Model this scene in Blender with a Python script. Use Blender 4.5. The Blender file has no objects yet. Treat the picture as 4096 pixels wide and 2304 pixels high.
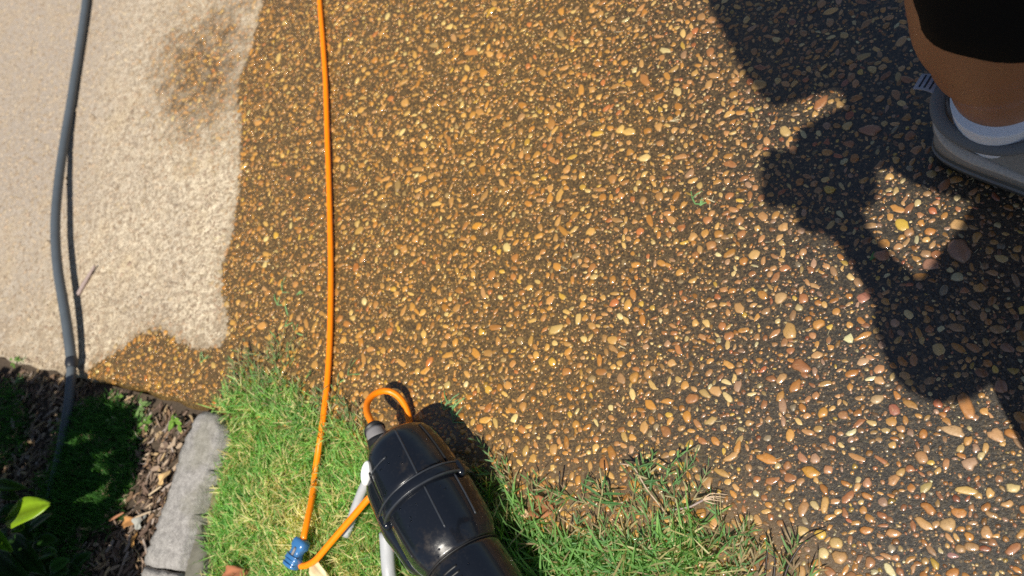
import bpy, bmesh, math, random
import numpy as np
from mathutils import Vector, Matrix

random.seed(11)
RNG = np.random.default_rng(11)
scene = bpy.context.scene
COL = scene.collection

# ------------------------------------------------------------------ camera
CAM_H = 1.05                     # phone held about a metre above the driveway
FPX = 3280.0                     # focal length in pixels of the 4096 wide frame
NADIR = (3886.0, 2530.0)         # where the plumb line under the phone lies
def _camrot():
    d = np.array([NADIR[0] - 2048, -(NADIR[1] - 1152), -FPX]); d /= np.linalg.norm(d)
    up = -d
    x = np.array([1.0, 0, 0]) - up * up[0]; x /= np.linalg.norm(x)
    return np.array([x, np.cross(up, x), up])
CR = _camrot()
def at(px, py, h=0.0):
    """the point at height h (metres) that the photograph shows at pixel px, py"""
    r = CR @ np.array([px - 2048, -(py - 1152), -FPX])
    t = (h - CAM_H) / r[2]
    return np.array([0, 0, CAM_H]) + r * t
cam_d = bpy.data.cameras.new("camera")
cam = bpy.data.objects.new("camera", cam_d); COL.objects.link(cam)
cam.matrix_world = Matrix.Translation((0, 0, CAM_H)) @ Matrix([[*CR[i]] for i in range(3)]).to_4x4()
cam_d.sensor_width = 36.0
cam_d.lens = FPX / 4096 * 36
cam_d.clip_start = 0.002
cam_d.clip_end = 200
cam_d.dof.use_dof = True
cam_d.dof.focus_distance = 1.0
cam_d.dof.aperture_fstop = 4.4
scene.camera = cam

# ------------------------------------------------------------------ sky, sun, exposure
SUN = np.array([-0.1101, 0.4732, -0.8740]); SUN /= np.linalg.norm(SUN)      # the way the light travels
world = bpy.data.worlds.new("World"); scene.world = world; world.use_nodes = True
wn = world.node_tree.nodes; wl = world.node_tree.links
bg = wn["Background"]; bg.inputs[1].default_value = 0.055
sky = wn.new("ShaderNodeTexSky"); sky.sky_type = 'NISHITA'; sky.sun_disc = False
sky.sun_elevation = math.asin(-SUN[2]); sky.sun_rotation = math.atan2(-SUN[0], -SUN[1])
wl.new(sky.outputs[0], bg.inputs[0])
sl = bpy.data.lights.new("sun", 'SUN'); sl.energy = 4.6; sl.angle = math.radians(0.55); sl.color = (1.0, 0.94, 0.83)
so = bpy.data.objects.new("sun", sl); COL.objects.link(so)
so.rotation_euler = Vector(SUN).to_track_quat('-Z', 'Y').to_euler(); so.location = (0.6, -2.4, 4.5)
scene.view_settings.view_transform = 'Standard'; scene.view_settings.look = 'None'
scene.view_settings.exposure = 0.33; scene.view_settings.gamma = 1.0
scene.render.engine = 'CYCLES'
scene.cycles.use_denoising = False
scene.cycles.max_bounces = 6; scene.cycles.sample_clamp_indirect = 6

# ------------------------------------------------------------------ helpers
def link(o, parent=None):
    COL.objects.link(o)
    if parent is not None: o.parent = parent
    return o
def tag(o, label=None, cat=None, group=None, kind=None):
    if label: o['label'] = label
    if cat: o['category'] = cat
    if group: o['group'] = group
    if kind: o['kind'] = kind
    return o
def empty(name, loc=(0, 0, 0)):
    o = bpy.data.objects.new(name, None); o.empty_display_size = .05
    link(o); o.location = loc
    return o
def place(o, parent):
    """children carry world coordinates; undo the parent's location"""
    if parent is not None:
        root = Vector(parent.matrix_basis.translation); p = parent.parent
        while p is not None:
            root += p.matrix_basis.translation; p = p.parent
        o.location = -root
def mesh_np(name, V, faces, mat, parent=None, attrs=None, smooth=True):
    """faces: list of (n,k) integer arrays"""
    V = np.asarray(V, dtype=np.float32)
    me = bpy.data.meshes.new(name)
    me.vertices.add(len(V)); me.vertices.foreach_set("co", V.ravel())
    loops = np.concatenate([np.asarray(f, dtype=np.int32).ravel() for f in faces])
    sizes = np.concatenate([np.full(len(f), np.asarray(f).shape[1], dtype=np.int32) for f in faces])
    starts = np.concatenate([[0], np.cumsum(sizes)[:-1]]).astype(np.int32)
    me.loops.add(len(loops)); me.loops.foreach_set("vertex_index", loops)
    me.polygons.add(len(sizes)); me.polygons.foreach_set("loop_start", starts)
    me.update(calc_edges=True)
    me.polygons.foreach_set("use_smooth", np.full(len(sizes), smooth))
    for an, (kind, data) in (attrs or {}).items():
        a = me.attributes.new(an, kind, 'POINT')
        data = np.asarray(data, dtype=np.float32)
        if kind == 'FLOAT': a.data.foreach_set("value", data.ravel())
        else: a.data.foreach_set("color", data.ravel())
    me.validate()
    me.materials.append(mat)
    o = bpy.data.objects.new(name, me); link(o, parent); place(o, parent)
    return o
def bm_obj(name, bm, mat, parent=None, smooth=True):
    me = bpy.data.meshes.new(name); bm.to_mesh(me); bm.free()
    me.materials.append(mat)
    if smooth: me.polygons.foreach_set("use_smooth", [True] * len(me.polygons))
    o = bpy.data.objects.new(name, me); link(o, parent); place(o, parent)
    return o
def rgba(c): return (*c, 1.0)
def catmull(pts, step=.01):
    P = [np.array(p, float) for p in pts]
    P = [2 * P[0] - P[1]] + P + [2 * P[-1] - P[-2]]
    out = []
    for i in range(1, len(P) - 2):
        n = max(2, int(np.linalg.norm(P[i + 1] - P[i]) / step))
        for k in range(n):
            t = k / n
            out.append(.5 * ((2 * P[i]) + (-P[i - 1] + P[i + 1]) * t + (2 * P[i - 1] - 5 * P[i] + 4 * P[i + 1] - P[i + 2]) * t * t
                             + (-P[i - 1] + 3 * P[i] - 3 * P[i + 1] + P[i + 2]) * t ** 3))
    out.append(P[-2])
    return np.array(out)
def sweep(path, radii, n=12, squash=1.0, wob=0.0):
    """tube along a path -> vertices, faces (closed ends)"""
    path = np.asarray(path, float); m = len(path)
    radii = np.broadcast_to(radii, (m,))
    T = np.gradient(path, axis=0); T /= np.linalg.norm(T, axis=1)[:, None] + 1e-12
    V = []; u = np.cross(T[0], [0, 0, 1.0])
    if np.linalg.norm(u) < .1: u = np.cross(T[0], [0, 1.0, 0])
    u /= np.linalg.norm(u)
    ang = np.arange(n) * 2 * math.pi / n
    for i in range(m):
        u = u - T[i] * np.dot(u, T[i]); u /= np.linalg.norm(u); w = np.cross(T[i], u)
        r = radii[i] * (1 + wob * (RNG.random(n) - .5))
        V.append(path[i] + np.outer(np.cos(ang) * r, u) + np.outer(np.sin(ang) * r * squash, w))
    V = np.concatenate(V)
    q = []
    for i in range(m - 1):
        a = i * n + np.arange(n); b = i * n + (np.arange(n) + 1) % n
        q.append(np.stack([a, b, b + n, a + n], 1))
    Q = np.concatenate(q)
    c0, c1 = len(V), len(V) + 1
    V = np.concatenate([V, [path[0]], [path[-1]]])
    a = np.arange(n); b = (a + 1) % n
    T0 = np.stack([b, a, np.full(n, c0)], 1); T1 = np.stack([a + (m - 1) * n, b + (m - 1) * n, np.full(n, c1)], 1)
    return V, [Q, np.concatenate([T0, T1])]
def tube(name, pts, r, mat, parent=None, n=12, step=.01, raw=False, **k):
    path = np.asarray(pts, float) if raw else catmull(pts, step)
    V, F = sweep(path, r if np.isscalar(r) else np.interp(np.linspace(0, 1, len(path)), np.linspace(0, 1, len(r)), r), n, **k)
    return mesh_np(name, V, F, mat, parent)
def capsules(segs, sub=3):
    """closed tapered limbs (a, b, ra, rb) as one bmesh, to be fused by a voxel remesh"""
    bm = bmesh.new()
    for a, b, ra, rb in segs:
        a = Vector(a); b = Vector(b); d = b - a; L = d.length
        for p, r in ((a, ra), (b, rb)):
            bmesh.ops.create_icosphere(bm, subdivisions=sub, radius=r, matrix=Matrix.Translation(p))
        if L > 1e-4:
            M = Matrix.Translation((a + b) / 2) @ d.to_track_quat('Z', 'Y').to_matrix().to_4x4()
            bmesh.ops.create_cone(bm, cap_ends=True, segments=28, radius1=ra, radius2=rb, depth=L, matrix=M)
    return bm
def chain(pts):
    return [(pts[i][:3], pts[i + 1][:3], pts[i][3], pts[i + 1][3]) for i in range(len(pts) - 1)]
def fuse(o, voxel=.007, it=4):
    m = o.modifiers.new("fuse", 'REMESH'); m.mode = 'VOXEL'; m.voxel_size = voxel; m.use_smooth_shade = True
    s = o.modifiers.new("soften", 'SMOOTH'); s.iterations = it; s.factor = .5
    return o

# ------------------------------------------------------------------ materials
class NT:
    def __init__(s, name):
        s.m = bpy.data.materials.new(name); s.m.use_nodes = True
        s.n = s.m.node_tree.nodes; s.l = s.m.node_tree.links
        s.b = s.n["Principled BSDF"]; s.out = s.n["Material Output"]
    def node(s, t, ins=None, **k):
        nd = s.n.new(t)
        for a, v in k.items(): setattr(nd, a, v)
        for a, v in (ins or {}).items(): s.put(nd.inputs[a], v)
        return nd
    def put(s, sock, v):
        if isinstance(v, bpy.types.NodeSocket): s.l.new(v, sock)
        elif isinstance(v, tuple) and len(v) == 3 and sock.type == 'RGBA': sock.default_value = rgba(v)
        else: sock.default_value = v
    def pos(s): return s.node("ShaderNodeNewGeometry").outputs["Position"]
    def noise(s, scale, detail=3, rough=.55, vec=None, out="Fac", dist=0.0):
        return s.node("ShaderNodeTexNoise", {"Scale": scale, "Detail": detail, "Roughness": rough, "Distortion": dist,
                                             "Vector": vec if vec is not None else s.pos()}).outputs[out]
    def voro(s, scale, out="Distance", vec=None, rnd=1.0):
        return s.node("ShaderNodeTexVoronoi", {"Scale": scale, "Randomness": rnd, "Vector": vec if vec is not None else s.pos()}).outputs[out]
    def math(s, op, a, b=0.0, c=0.0, clamp=False):
        nd = s.node("ShaderNodeMath", operation=op, use_clamp=clamp)
        for i, v in enumerate((a, b, c)): s.put(nd.inputs[i], v)
        return nd.outputs[0]
    def ramp(s, v, lo, hi, a=0.0, b=1.0):
        nd = s.node("ShaderNodeMapRange", {0: v, 1: lo, 2: hi, 3: a, 4: b}, interpolation_type='SMOOTHSTEP'); return nd.outputs[0]
    def mix(s, f, a, b, mode='MIX'):
        nd = s.node("ShaderNodeMix", data_type='RGBA', blend_type=mode)
        s.put(nd.inputs[0], f); s.put(nd.inputs[6], a); s.put(nd.inputs[7], b)
        return nd.outputs[2]
    def attr(s, name, out="Fac"):
        return s.node("ShaderNodeAttribute", attribute_name=name).outputs[out]
    def bump(s, h, strength=.5, dist=.001, normal=None):
        nd = s.node("ShaderNodeBump", {"Strength": strength, "Distance": dist, "Height": h})
        if normal is not None: s.l.new(normal, nd.inputs["Normal"])
        return nd.outputs[0]
    def set(s, **k):
        for a, v in k.items(): s.put(s.b.inputs[a.replace('_', ' ')], v)
        return s.m

def plain(name, col, rough=.6, var=.15, scale=60, bump=.0, spec=.5, coat=0.0, **k):
    t = NT(name)
    nz = t.noise(scale, 4)
    c = t.mix(nz, tuple(x * (1 - var) for x in col), tuple(min(1, x * (1 + var)) for x in col))
    t.set(Base_Color=c, Roughness=rough, Specular_IOR_Level=spec, Coat_Weight=coat, **k)
    if bump: t.set(Normal=t.bump(t.noise(scale * 6, 3), bump, .002))
    return t.m

def wetness(t):
    """0 = dry, 1 = soaked; the water's edge is fringed by capillary creep"""
    sd = t.attr("edge"); damp = t.attr("damp")
    n = t.math('SUBTRACT', t.noise(55, 4, .65), .5)
    n = t.math('ADD', t.math('MULTIPLY', n, .040), t.math('MULTIPLY', t.math('SUBTRACT', t.noise(160, 2), .5), .022))
    w = t.ramp(t.math('ADD', sd, n), -.005, .006)
    d = t.ramp(t.math('ADD', damp, t.math('MULTIPLY', t.math('SUBTRACT', t.noise(22, 6, .72), .5), 1.5)), .18, 1.0)
    fr = t.ramp(t.math('ADD', sd, t.math('MULTIPLY', t.math('SUBTRACT', t.noise(30, 3), .5), .05)), -.040, .004, 0, .30)      # creeping damp fringe
    return t.math('MAXIMUM', t.math('MAXIMUM', w, fr), d, clamp=True)
def tannin(t):
    """amber staining of the slab, strongest in the middle and on the left"""
    p = t.node("ShaderNodeSeparateXYZ", {0: t.pos()})
    g = t.math('ADD', t.math('MULTIPLY', p.outputs[0], -1.25), t.math('MULTIPLY', p.outputs[1], .25))
    g = t.math('ADD', g, t.math('MULTIPLY', t.math('SUBTRACT', t.noise(5, 3), .5), .5))
    return t.ramp(g, .05, .95)

def mortar_material():
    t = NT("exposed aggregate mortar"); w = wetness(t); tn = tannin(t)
    fine = t.noise(900, 2, .7); mid = t.noise(220, 3, .6); big = t.noise(9, 4, .6)
    p = t.node("ShaderNodeSeparateXYZ", {0: t.pos()})
    # dry: pale cement skin with greyer pits, greyer towards the hose side
    d1 = t.mix(t.ramp(t.noise(85, 5, .8, dist=1.0), .42, .56), (.25, .20, .145), (.60, .52, .405))
    far = t.ramp(t.math('ADD', p.outputs[0], t.math('MULTIPLY', big, .35)), -1.75, -1.35)
    dry = t.mix(far, t.mix(t.ramp(t.noise(130, 4, .7), .3, .7), (.28, .24, .20), (.47, .41, .345)), d1)
    dry = t.mix(t.math('MULTIPLY', t.ramp(big, .5, .7), .30), dry, (.46, .34, .19))
    v_ = t.math('ADD', t.math('MULTIPLY', p.outputs[0], .282), t.math('MULTIPLY', p.outputs[1], .959))      # distance across the slab
    edge_pale = t.math('MULTIPLY', t.ramp(t.attr("edge"), -.62, -.10), t.ramp(t.noise(7, 3), .35, .6, .3, 1))  # dry slab gets paler towards the wet edge, in patches
    dry = t.mix(edge_pale, t.mix(1.0, dry, (.94, .92, .92), 'MULTIPLY'), t.mix(1.0, dry, (1.20, 1.18, 1.12), 'MULTIPLY'))
    dirt = t.math('MULTIPLY', t.ramp(t.math('ADD', v_, t.math('MULTIPLY', t.noise(16, 4, .7), .22)), .18, .42, .75, 0), t.ramp(t.noise(30, 4, .7), .42, .62))
    dry = t.mix(dirt, dry, (.27, .20, .13))
    dry = t.mix(t.ramp(t.noise(48, 4, .65), .35, .65, .35, 0), dry, (.30, .25, .19))
    w1 = t.mix(tn, (.060, .046, .027), (.200, .115, .030))
    w2 = t.mix(tn, (.016, .013, .009), (.058, .034, .009))
    wet = t.mix(t.ramp(t.math('ADD', t.math('MULTIPLY', mid, .6), t.math('MULTIPLY', fine, .4)), .42, .64), w2, w1)
    wet = t.mix(t.math('MULTIPLY', t.ramp(t.voro(520, "Color"), .72, .95), .5), wet, (.26, .17, .075))
    wet = t.mix(t.math('MULTIPLY', t.ramp(t.noise(70, 4, .7), .5, .7), .55), wet, t.mix(.6, wet, (.012, .008, .004)))
    silt = t.attr("silt")
    wet = t.mix(t.math('MULTIPLY', silt, .6), wet, (.16, .095, .04))
    col = t.mix(w, dry, wet)
    h = t.math('ADD', t.math('MULTIPLY', fine, .45), mid)
    nb = t.bump(h, t.ramp(w, 0, 1, .7, .55), .0016)
    return t.set(Base_Color=col, Roughness=t.ramp(w, 0, 1, .92, .5), Normal=nb, Specular_IOR_Level=t.ramp(w, 0, 1, .25, .5),
                 Coat_Weight=t.math('MULTIPLY', w, .9), Coat_Roughness=.10, Coat_Normal=t.bump(t.noise(250, 2, .5), .55, .0016))
def pebble_material():
    t = NT("river pebble"); w = wetness(t); tn = tannin(t)
    base = t.attr("col", "Color")
    vein = t.noise(420, 4, .65, dist=.8)
    c = t.mix(t.math('MULTIPLY', t.ramp(vein, .5, .75), .6), base, t.mix(.65, base, (.05, .02, .01)))
    c = t.mix(t.math('MULTIPLY', t.ramp(t.noise(260, 3), .55, .7), .35), c, (.60, .42, .25))
    c = t.mix(t.math('MULTIPLY', t.ramp(t.noise(520, 4, .75), .60, .68), .75), c, (.05, .03, .018))
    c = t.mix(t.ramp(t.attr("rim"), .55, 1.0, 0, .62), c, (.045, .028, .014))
    amber = t.mix(.6, c, (1.12, .86, .17), 'MULTIPLY')
    amber = t.mix(.28, amber, (.56, .28, .022))
    c = t.mix(1.0, c, (.86, .82, .70), 'MULTIPLY')
    wet = t.mix(t.math('MULTIPLY', tn, .85), c, amber)
    skin = t.mix(t.ramp(t.noise(80, 4, .7), .40, .60), (.20, .16, .12), (.50, .42, .32))
    skin = t.mix(.22, skin, t.mix(.4, c, (.6, .45, .3)))
    dry = t.mix(t.ramp(t.noise(40, 3, .6), .60, .70, .0, .55), skin, t.mix(.3, c, (.6, .45, .3)))
    col = t.mix(w, dry, wet)
    nb = t.bump(t.noise(600, 3), t.ramp(w, 0, 1, .5, .25), .0012)
    return t.set(Base_Color=col, Roughness=t.ramp(w, 0, 1, .85, .45), Normal=nb, Specular_IOR_Level=t.ramp(w, 0, 1, .25, .5),
                 Coat_Weight=t.math('MULTIPLY', w, .8), Coat_Roughness=t.ramp(t.attr("size"), .003, .008, .20, .08), Coat_Normal=t.bump(t.noise(350, 2), .3, .0010))

M = {}
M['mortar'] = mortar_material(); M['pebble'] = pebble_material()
def soil_mat():
    t = NT("bed soil")
    c = t.mix(t.noise(60, 5, .7), (.028, .020, .014), (.10, .070, .045))
    c = t.mix(t.math('MULTIPLY', t.ramp(t.noise(7, 2), .5, .7), .4), c, (.13, .09, .055))
    return t.set(Base_Color=c, Roughness=.9, Normal=t.bump(t.noise(160, 4), .9, .006))
M['soil'] = soil_mat()
def thatch_mat():
    t = NT("lawn thatch")
    c = t.mix(t.noise(170, 5, .7, dist=1.5), (.05, .045, .02), (.30, .26, .13))
    return t.set(Base_Color=c, Roughness=.9, Normal=t.bump(t.noise(260, 4), .9, .004))
M['thatch'] = thatch_mat()
def concrete_mat():
    t = NT("weathered edging concrete")
    c = t.mix(t.ramp(t.noise(110, 6, .8), .2, .8), (.15, .14, .135), (.44, .42, .40))
    c = t.mix(t.math('MULTIPLY', t.ramp(t.noise(420, 2), .58, .7), .55), c, (.14, .13, .12))
    c = t.mix(t.math('MULTIPLY', t.ramp(t.noise(11, 3), .52, .68), .4), c, (.19, .18, .12))
    return t.set(Base_Color=c, Roughness=.88, Normal=t.bump(t.noise(350, 4), .8, .002))
M['concrete'] = concrete_mat()
M['footing'] = plain("damp old footing", (.13, .125, .10), .8, .5, 60, .5)  # mottled dark grey for the low strip beside the edging stone
def leafy(name, trans=.35, rough=.45, spec=.4, vein=False):
    t = NT(name)
    c = t.attr("col", "Color")
    c = t.mix(.5, c, t.mix(t.noise(130, 3), (.45, .45, .45), (1, 1, 1)), 'MULTIPLY')
    c = t.mix(1.0, c, (1.25, 1.25, 1.25), 'MULTIPLY')
    t.set(Base_Color=c, Roughness=rough, Specular_IOR_Level=spec)
    tr = t.node("ShaderNodeBsdfTranslucent", {"Color": t.mix(1.0, c, (1.3, 1.5, .55), 'MULTIPLY')})
    mx = t.node("ShaderNodeMixShader", {0: trans}); t.l.new(t.b.outputs[0], mx.inputs[1]); t.l.new(tr.outputs[0], mx.inputs[2])
    t.l.new(mx.outputs[0], t.out.inputs[0])
    return t.m
M['grass'] = leafy("bermuda grass blades", .48, .5, .3)
M['leaf'] = leafy("shrub leaf", .38, .35)
M['litter'] = leafy("dead plant litter", .12, .8, .2)
M['orange'] = plain("orange cord jacket", (1.0, .25, .003), .38, .02, 90, spec=.35, coat=.15)
M['hose'] = plain("grey hose rubber", (.085, .102, .12), .55, .18, 45, .15)
M['hose_dark'] = plain("dark hose coupling", (.02, .023, .03), .4)
M['blue'] = plain("blue plastic socket", (.045, .17, .40), .22, .12, 60, coat=.8)
M['black'] = plain("black tool plastic", (.008, .010, .015), .24, .35, 14, .0, spec=.4, coat=.28, Coat_Roughness=.05)
def smudge_reflection_black():
    t = NT("black tool plastic with dried splashes")
    d = t.ramp(t.noise(16, 5, .7), .54, .72); f = t.ramp(t.noise(240, 3, .6), .55, .75)
    c = t.mix(t.math('MULTIPLY', d, .22), t.mix(f, (.008, .010, .015), (.013, .015, .020)), (.11, .08, .05))  # smudges; their brown tint puts a brownish reflection into the colour
    return t.set(Base_Color=c, Roughness=t.math('ADD', .16, t.math('MULTIPLY', d, .25)), Specular_IOR_Level=.4, Coat_Weight=.28, Coat_Roughness=.05,
                 Normal=t.bump(t.noise(900, 2), .06, .0006))
M['black'] = smudge_reflection_black()
M['black_matt'] = plain("matt black tool plastic", (.012, .012, .013), .5, .3, 30)
M['black_edge'] = plain("scuffed black plastic edge", (.028, .032, .040), .34, .5, 50, coat=.3)
M['grey_plastic'] = plain("grey strain relief", (.23, .22, .225), .5, .1)
M['grey_tube'] = plain("pale grey tube", (.42, .43, .45), .45, .12, 90, .2)
M['white'] = plain("white plastic", (.85, .85, .84), .35, .02)
M['red'] = plain("orange trim line", (.55, .06, .012), .4)
M['twig'] = plain("dry grey twig", (.36, .28, .26), .8, .25, 120, .5)
M['dark_twig'] = plain("dark wet twig", (.02, .013, .010), .5, .3, 120)
def skin_mat():
    t = NT("skin")
    c = t.mix(t.noise(22, 3), (.36, .155, .070), (.40, .180, .085))
    return t.set(Base_Color=c, Roughness=.5, Subsurface_Weight=.08, Subsurface_Radius=(.01, .004, .002), Normal=t.bump(t.noise(500, 2), .15, .0006))
M['skin'] = skin_mat()
def cloth_mat(name, col, sc=900):
    t = NT(name)
    wv = t.noise(sc, 2)
    return t.set(Base_Color=t.mix(wv, tuple(x * .7 for x in col), tuple(x * 1.2 for x in col)), Roughness=.9, Specular_IOR_Level=.15,
                 Normal=t.bump(wv, .4, .0008))
M['shorts'] = cloth_mat("black jersey", (.007, .0065, .006))
M['shirt'] = cloth_mat("dark cotton", (.03, .035, .05))
M['straw'] = cloth_mat("woven hat fabric", (.20, .17, .12))
M['sock'] = cloth_mat("white ribbed sock", (.93, .94, 1.0), 700)
M['shoe'] = cloth_mat("grey shoe leather", (.34, .32, .29), 300)
M['shoe_dark'] = cloth_mat("grey shoe mesh", (.20, .205, .21), 1200)
M['shoe_pale'] = cloth_mat("pale shoe overlay", (.55, .51, .46), 300)
M['sole'] = plain("grey rubber sole", (.075, .072, .062), .5, .15, 60, .2)
M['tab'] = cloth_mat("striped pull tab", (.36, .38, .46), 900)
M['tabd'] = cloth_mat("dark tab stripe", (.05, .06, .08), 900)
M['glass'] = plain("phone screen glass", (.01, .01, .012), .08)
M['eye'] = plain("eye white", (.7, .68, .65), .2); M['iris'] = plain("brown iris", (.06, .03, .015), .2)

# ------------------------------------------------------------------ setting: slab edge, wet patch
E0 = np.array([-1.488, .470]); E1 = np.array([-.31, .124])
EU = (E1 - E0) / np.linalg.norm(E1 - E0); EV = np.array([-EU[1], EU[0]])      # along the edge, into the slab
def uv(p): d = np.asarray(p)[..., :2] - E0; return d @ EU, d @ EV
def from_uv(u, v): return E0 + np.outer(u, EU) + np.outer(v, EV)
def poly_sd(P, poly):
    """signed distance, positive outside the polygon"""
    P = np.asarray(P, float)[:, :2]; poly = np.asarray(poly, float); n = len(poly)
    d = np.full(len(P), 1e9); inside = np.zeros(len(P), bool)
    for i in range(n):
        a, b = poly[i], poly[(i + 1) % n]; ab = b - a
        t = np.clip(((P - a) @ ab) / (ab @ ab), 0, 1)
        d = np.minimum(d, np.linalg.norm(P - a - t[:, None] * ab, axis=1))
        c = (a[1] > P[:, 1]) != (b[1] > P[:, 1])
        with np.errstate(divide='ignore', invalid='ignore'):
            x = (b[0] - a[0]) * (P[:, 1] - a[1]) / (b[1] - a[1]) + a[0]
        inside ^= c & (P[:, 0] < x)
    return np.where(inside, -d, d)
def gpx(lst): return np.array([at(*p)[:2] for p in lst])
DRY = gpx([(1075, -180), (1050, 0), (1020, 120), (990, 230), (945, 330), (948, 400), (962, 520), (958, 620), (955, 750), (940, 850), (925, 950), (888, 1050),
           (885, 1150), (905, 1250), (912, 1330), (890, 1375), (800, 1400), (740, 1375), (680, 1335), (620, 1310), (560, 1330), (490, 1385),
           (440, 1420), (380, 1450), (345, 1500), (330, 1580)])
DRY = np.vstack([DRY, [(-3.2, .7), (-4.5, 1.4), (-4.5, 6), (-1.9, 6)]])
SILT = gpx([(3000, 1960), (2500, 1900), (1900, 1750), (1300, 1650), (1300, 2000), (2400, 2500), (3600, 2600), (3500, 2250)])
def slab_attrs(P):
    sd = poly_sd(P, DRY)
    c = at(800, 290)[:2]; dx = P[:, 0] - c[0]; dy = P[:, 1] - c[1]
    damp = .86 * np.exp(-((dx + .35 * dy) ** 2 / .20 ** 2 + dy ** 2 / .27 ** 2))
    c2 = at(880, 160)[:2]; damp = np.maximum(damp, .70 * np.exp(-((P[:, 0] - c2[0]) ** 2 / .14 ** 2 + (P[:, 1] - c2[1]) ** 2 / .28 ** 2)))
    silt = np.clip(-poly_sd(P, SILT) / .05 + .3, 0, 1)
    return {"edge": ('FLOAT', sd), "damp": ('FLOAT', damp), "silt": ('FLOAT', silt)}

# ground: one soil sheet to the horizon
g = bmesh.new(); bmesh.ops.create_grid(g, x_segments=8, y_segments=8, size=60)
for v in g.verts: v.co.z = -.05
ground = tag(bm_obj('ground', g, M['soil']), kind='structure')

# driveway slab
us = np.concatenate([np.linspace(-6, -1.4, 12), np.arange(-1.3, 2.3, .012), np.linspace(2.4, 6, 10)])
vs = np.concatenate([np.arange(0, 2.1, .012), np.linspace(2.2, 7, 12)])
UU, VV = np.meshgrid(us, vs, indexing='ij')
def edge_v(u): t = np.clip((u - .80) / .2, 0, 1); return -.050 * t * t * (3 - 2 * t)
wav = edge_v(UU) + .004 * np.sin(UU * 17) * np.sin(UU * 5.3 + 1) + .003 * np.sin(UU * 61)
VV2 = wav * np.maximum(0, 1 - VV / .12) + VV
XY = from_uv(UU.ravel(), VV2.ravel())
def slab_z(x, y): return .0012 * np.sin(x * 9 + 1.3) * np.cos(y * 7)
Z = slab_z(XY[:, 0], XY[:, 1]) + RNG.normal(0, .00018, len(XY))
Z -= .006 * np.exp(-np.maximum(VV.ravel(), 0) / .008)
V = np.column_stack([XY, Z]); nu, nv = len(us), len(vs)
idx = np.arange(nu * nv).reshape(nu, nv)
Q = np.stack([idx[:-1, :-1], idx[1:, :-1], idx[1:, 1:], idx[:-1, 1:]], -1).reshape(-1, 4)
low = V[idx[:, 0]].copy(); low[:, 2] = -.10
base = len(V); V = np.vstack([V, low]); li = base + np.arange(nu)
S = np.stack([li[:-1], li[1:], idx[1:, 0], idx[:-1, 0]], -1)
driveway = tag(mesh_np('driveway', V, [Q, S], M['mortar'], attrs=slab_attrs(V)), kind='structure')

# lawn soil and planting bed, just below the slab
LAWN_Z = -.022
def bumpy_sheet(name, poly_u, poly_v, z, amp, mat, step=.02):
    a = np.arange(*poly_u, step); b = np.arange(*poly_v, step)
    A, B = np.meshgrid(a, b, indexing='ij'); XY = from_uv(A.ravel(), B.ravel())
    zz = z + amp * (np.sin(XY[:, 0] * 23) * np.cos(XY[:, 1] * 31) + np.sin(XY[:, 0] * 71 + 2) * .5) + RNG.normal(0, amp * .35, len(XY))
    i = np.arange(len(XY)).reshape(len(a), len(b))
    F = np.stack([i[:-1, :-1], i[1:, :-1], i[1:, 1:], i[:-1, 1:]], -1).reshape(-1, 4)
    return mesh_np(name, np.column_stack([XY, zz]), [F], mat)
tag(bumpy_sheet('lawn_soil', (-1.4, 2.6), (-1.1, .004), LAWN_Z, .0025, M['thatch']), kind='structure')
tag(bumpy_sheet('bed_soil', (-1.4, .345), (-1.1, .002), LAWN_Z + .006, .0025, M['soil']), kind='structure')

# ------------------------------------------------------------------ pebbles of the slab
PAL = np.array([(.46, .22, .075), (.52, .27, .10), (.40, .17, .055), (.55, .33, .15), (.47, .25, .14), (.36, .15, .08), (.58, .40, .21),
                (.43, .21, .12), (.50, .29, .16), (.30, .13, .07), (.62, .48, .30), (.55, .36, .09), (.33, .19, .12), (.42, .13, .07),
                (.66, .58, .42), (.25, .20, .17), (.40, .24, .20)])
PW = np.array([10, 9, 9, 9, 9, 6, 6, 8, 8, 5, 3, 3, 5, 3, 1.6, 2, 4]); PW = PW / PW.sum()
corners = gpx([(-330, -260), (4350, -260), (4450, 2450), (-330, 2500)])
def sample_pos(n):
    lo = corners.min(0); hi = corners.max(0); out = []
    while len(out) < n:
        p = lo + RNG.random((n, 2)) * (hi - lo)
        p = p[poly_sd(p, corners) < 0]; u, v = uv(p); p = p[v > .006 + edge_v(u) ]; out.extend(p.tolist())
    return np.array(out[:n])
stones = []   # x, y, a(major), b(minor), rot, colour index
cell = .02; gridh = {}
def fits(x, y, r, tight):
    R = int(math.ceil((r + .022) / cell)); cx, cy = int(math.floor(x / cell)), int(math.floor(y / cell))
    for i in range(cx - R, cx + R + 1):
        for j in range(cy - R, cy + R + 1):
            for (sx, sy, sr) in gridh.get((i, j), ()):
                if (sx - x) ** 2 + (sy - y) ** 2 < ((sr + r) * tight) ** 2: return False
    return True
def put(x, y, a, b, rot, col):
    r = (a * b) ** .5
    gridh.setdefault((int(math.floor(x / cell)), int(math.floor(y / cell))), []).append((x, y, r * .98))
    stones.append((x, y, a, b, rot, col))
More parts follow.
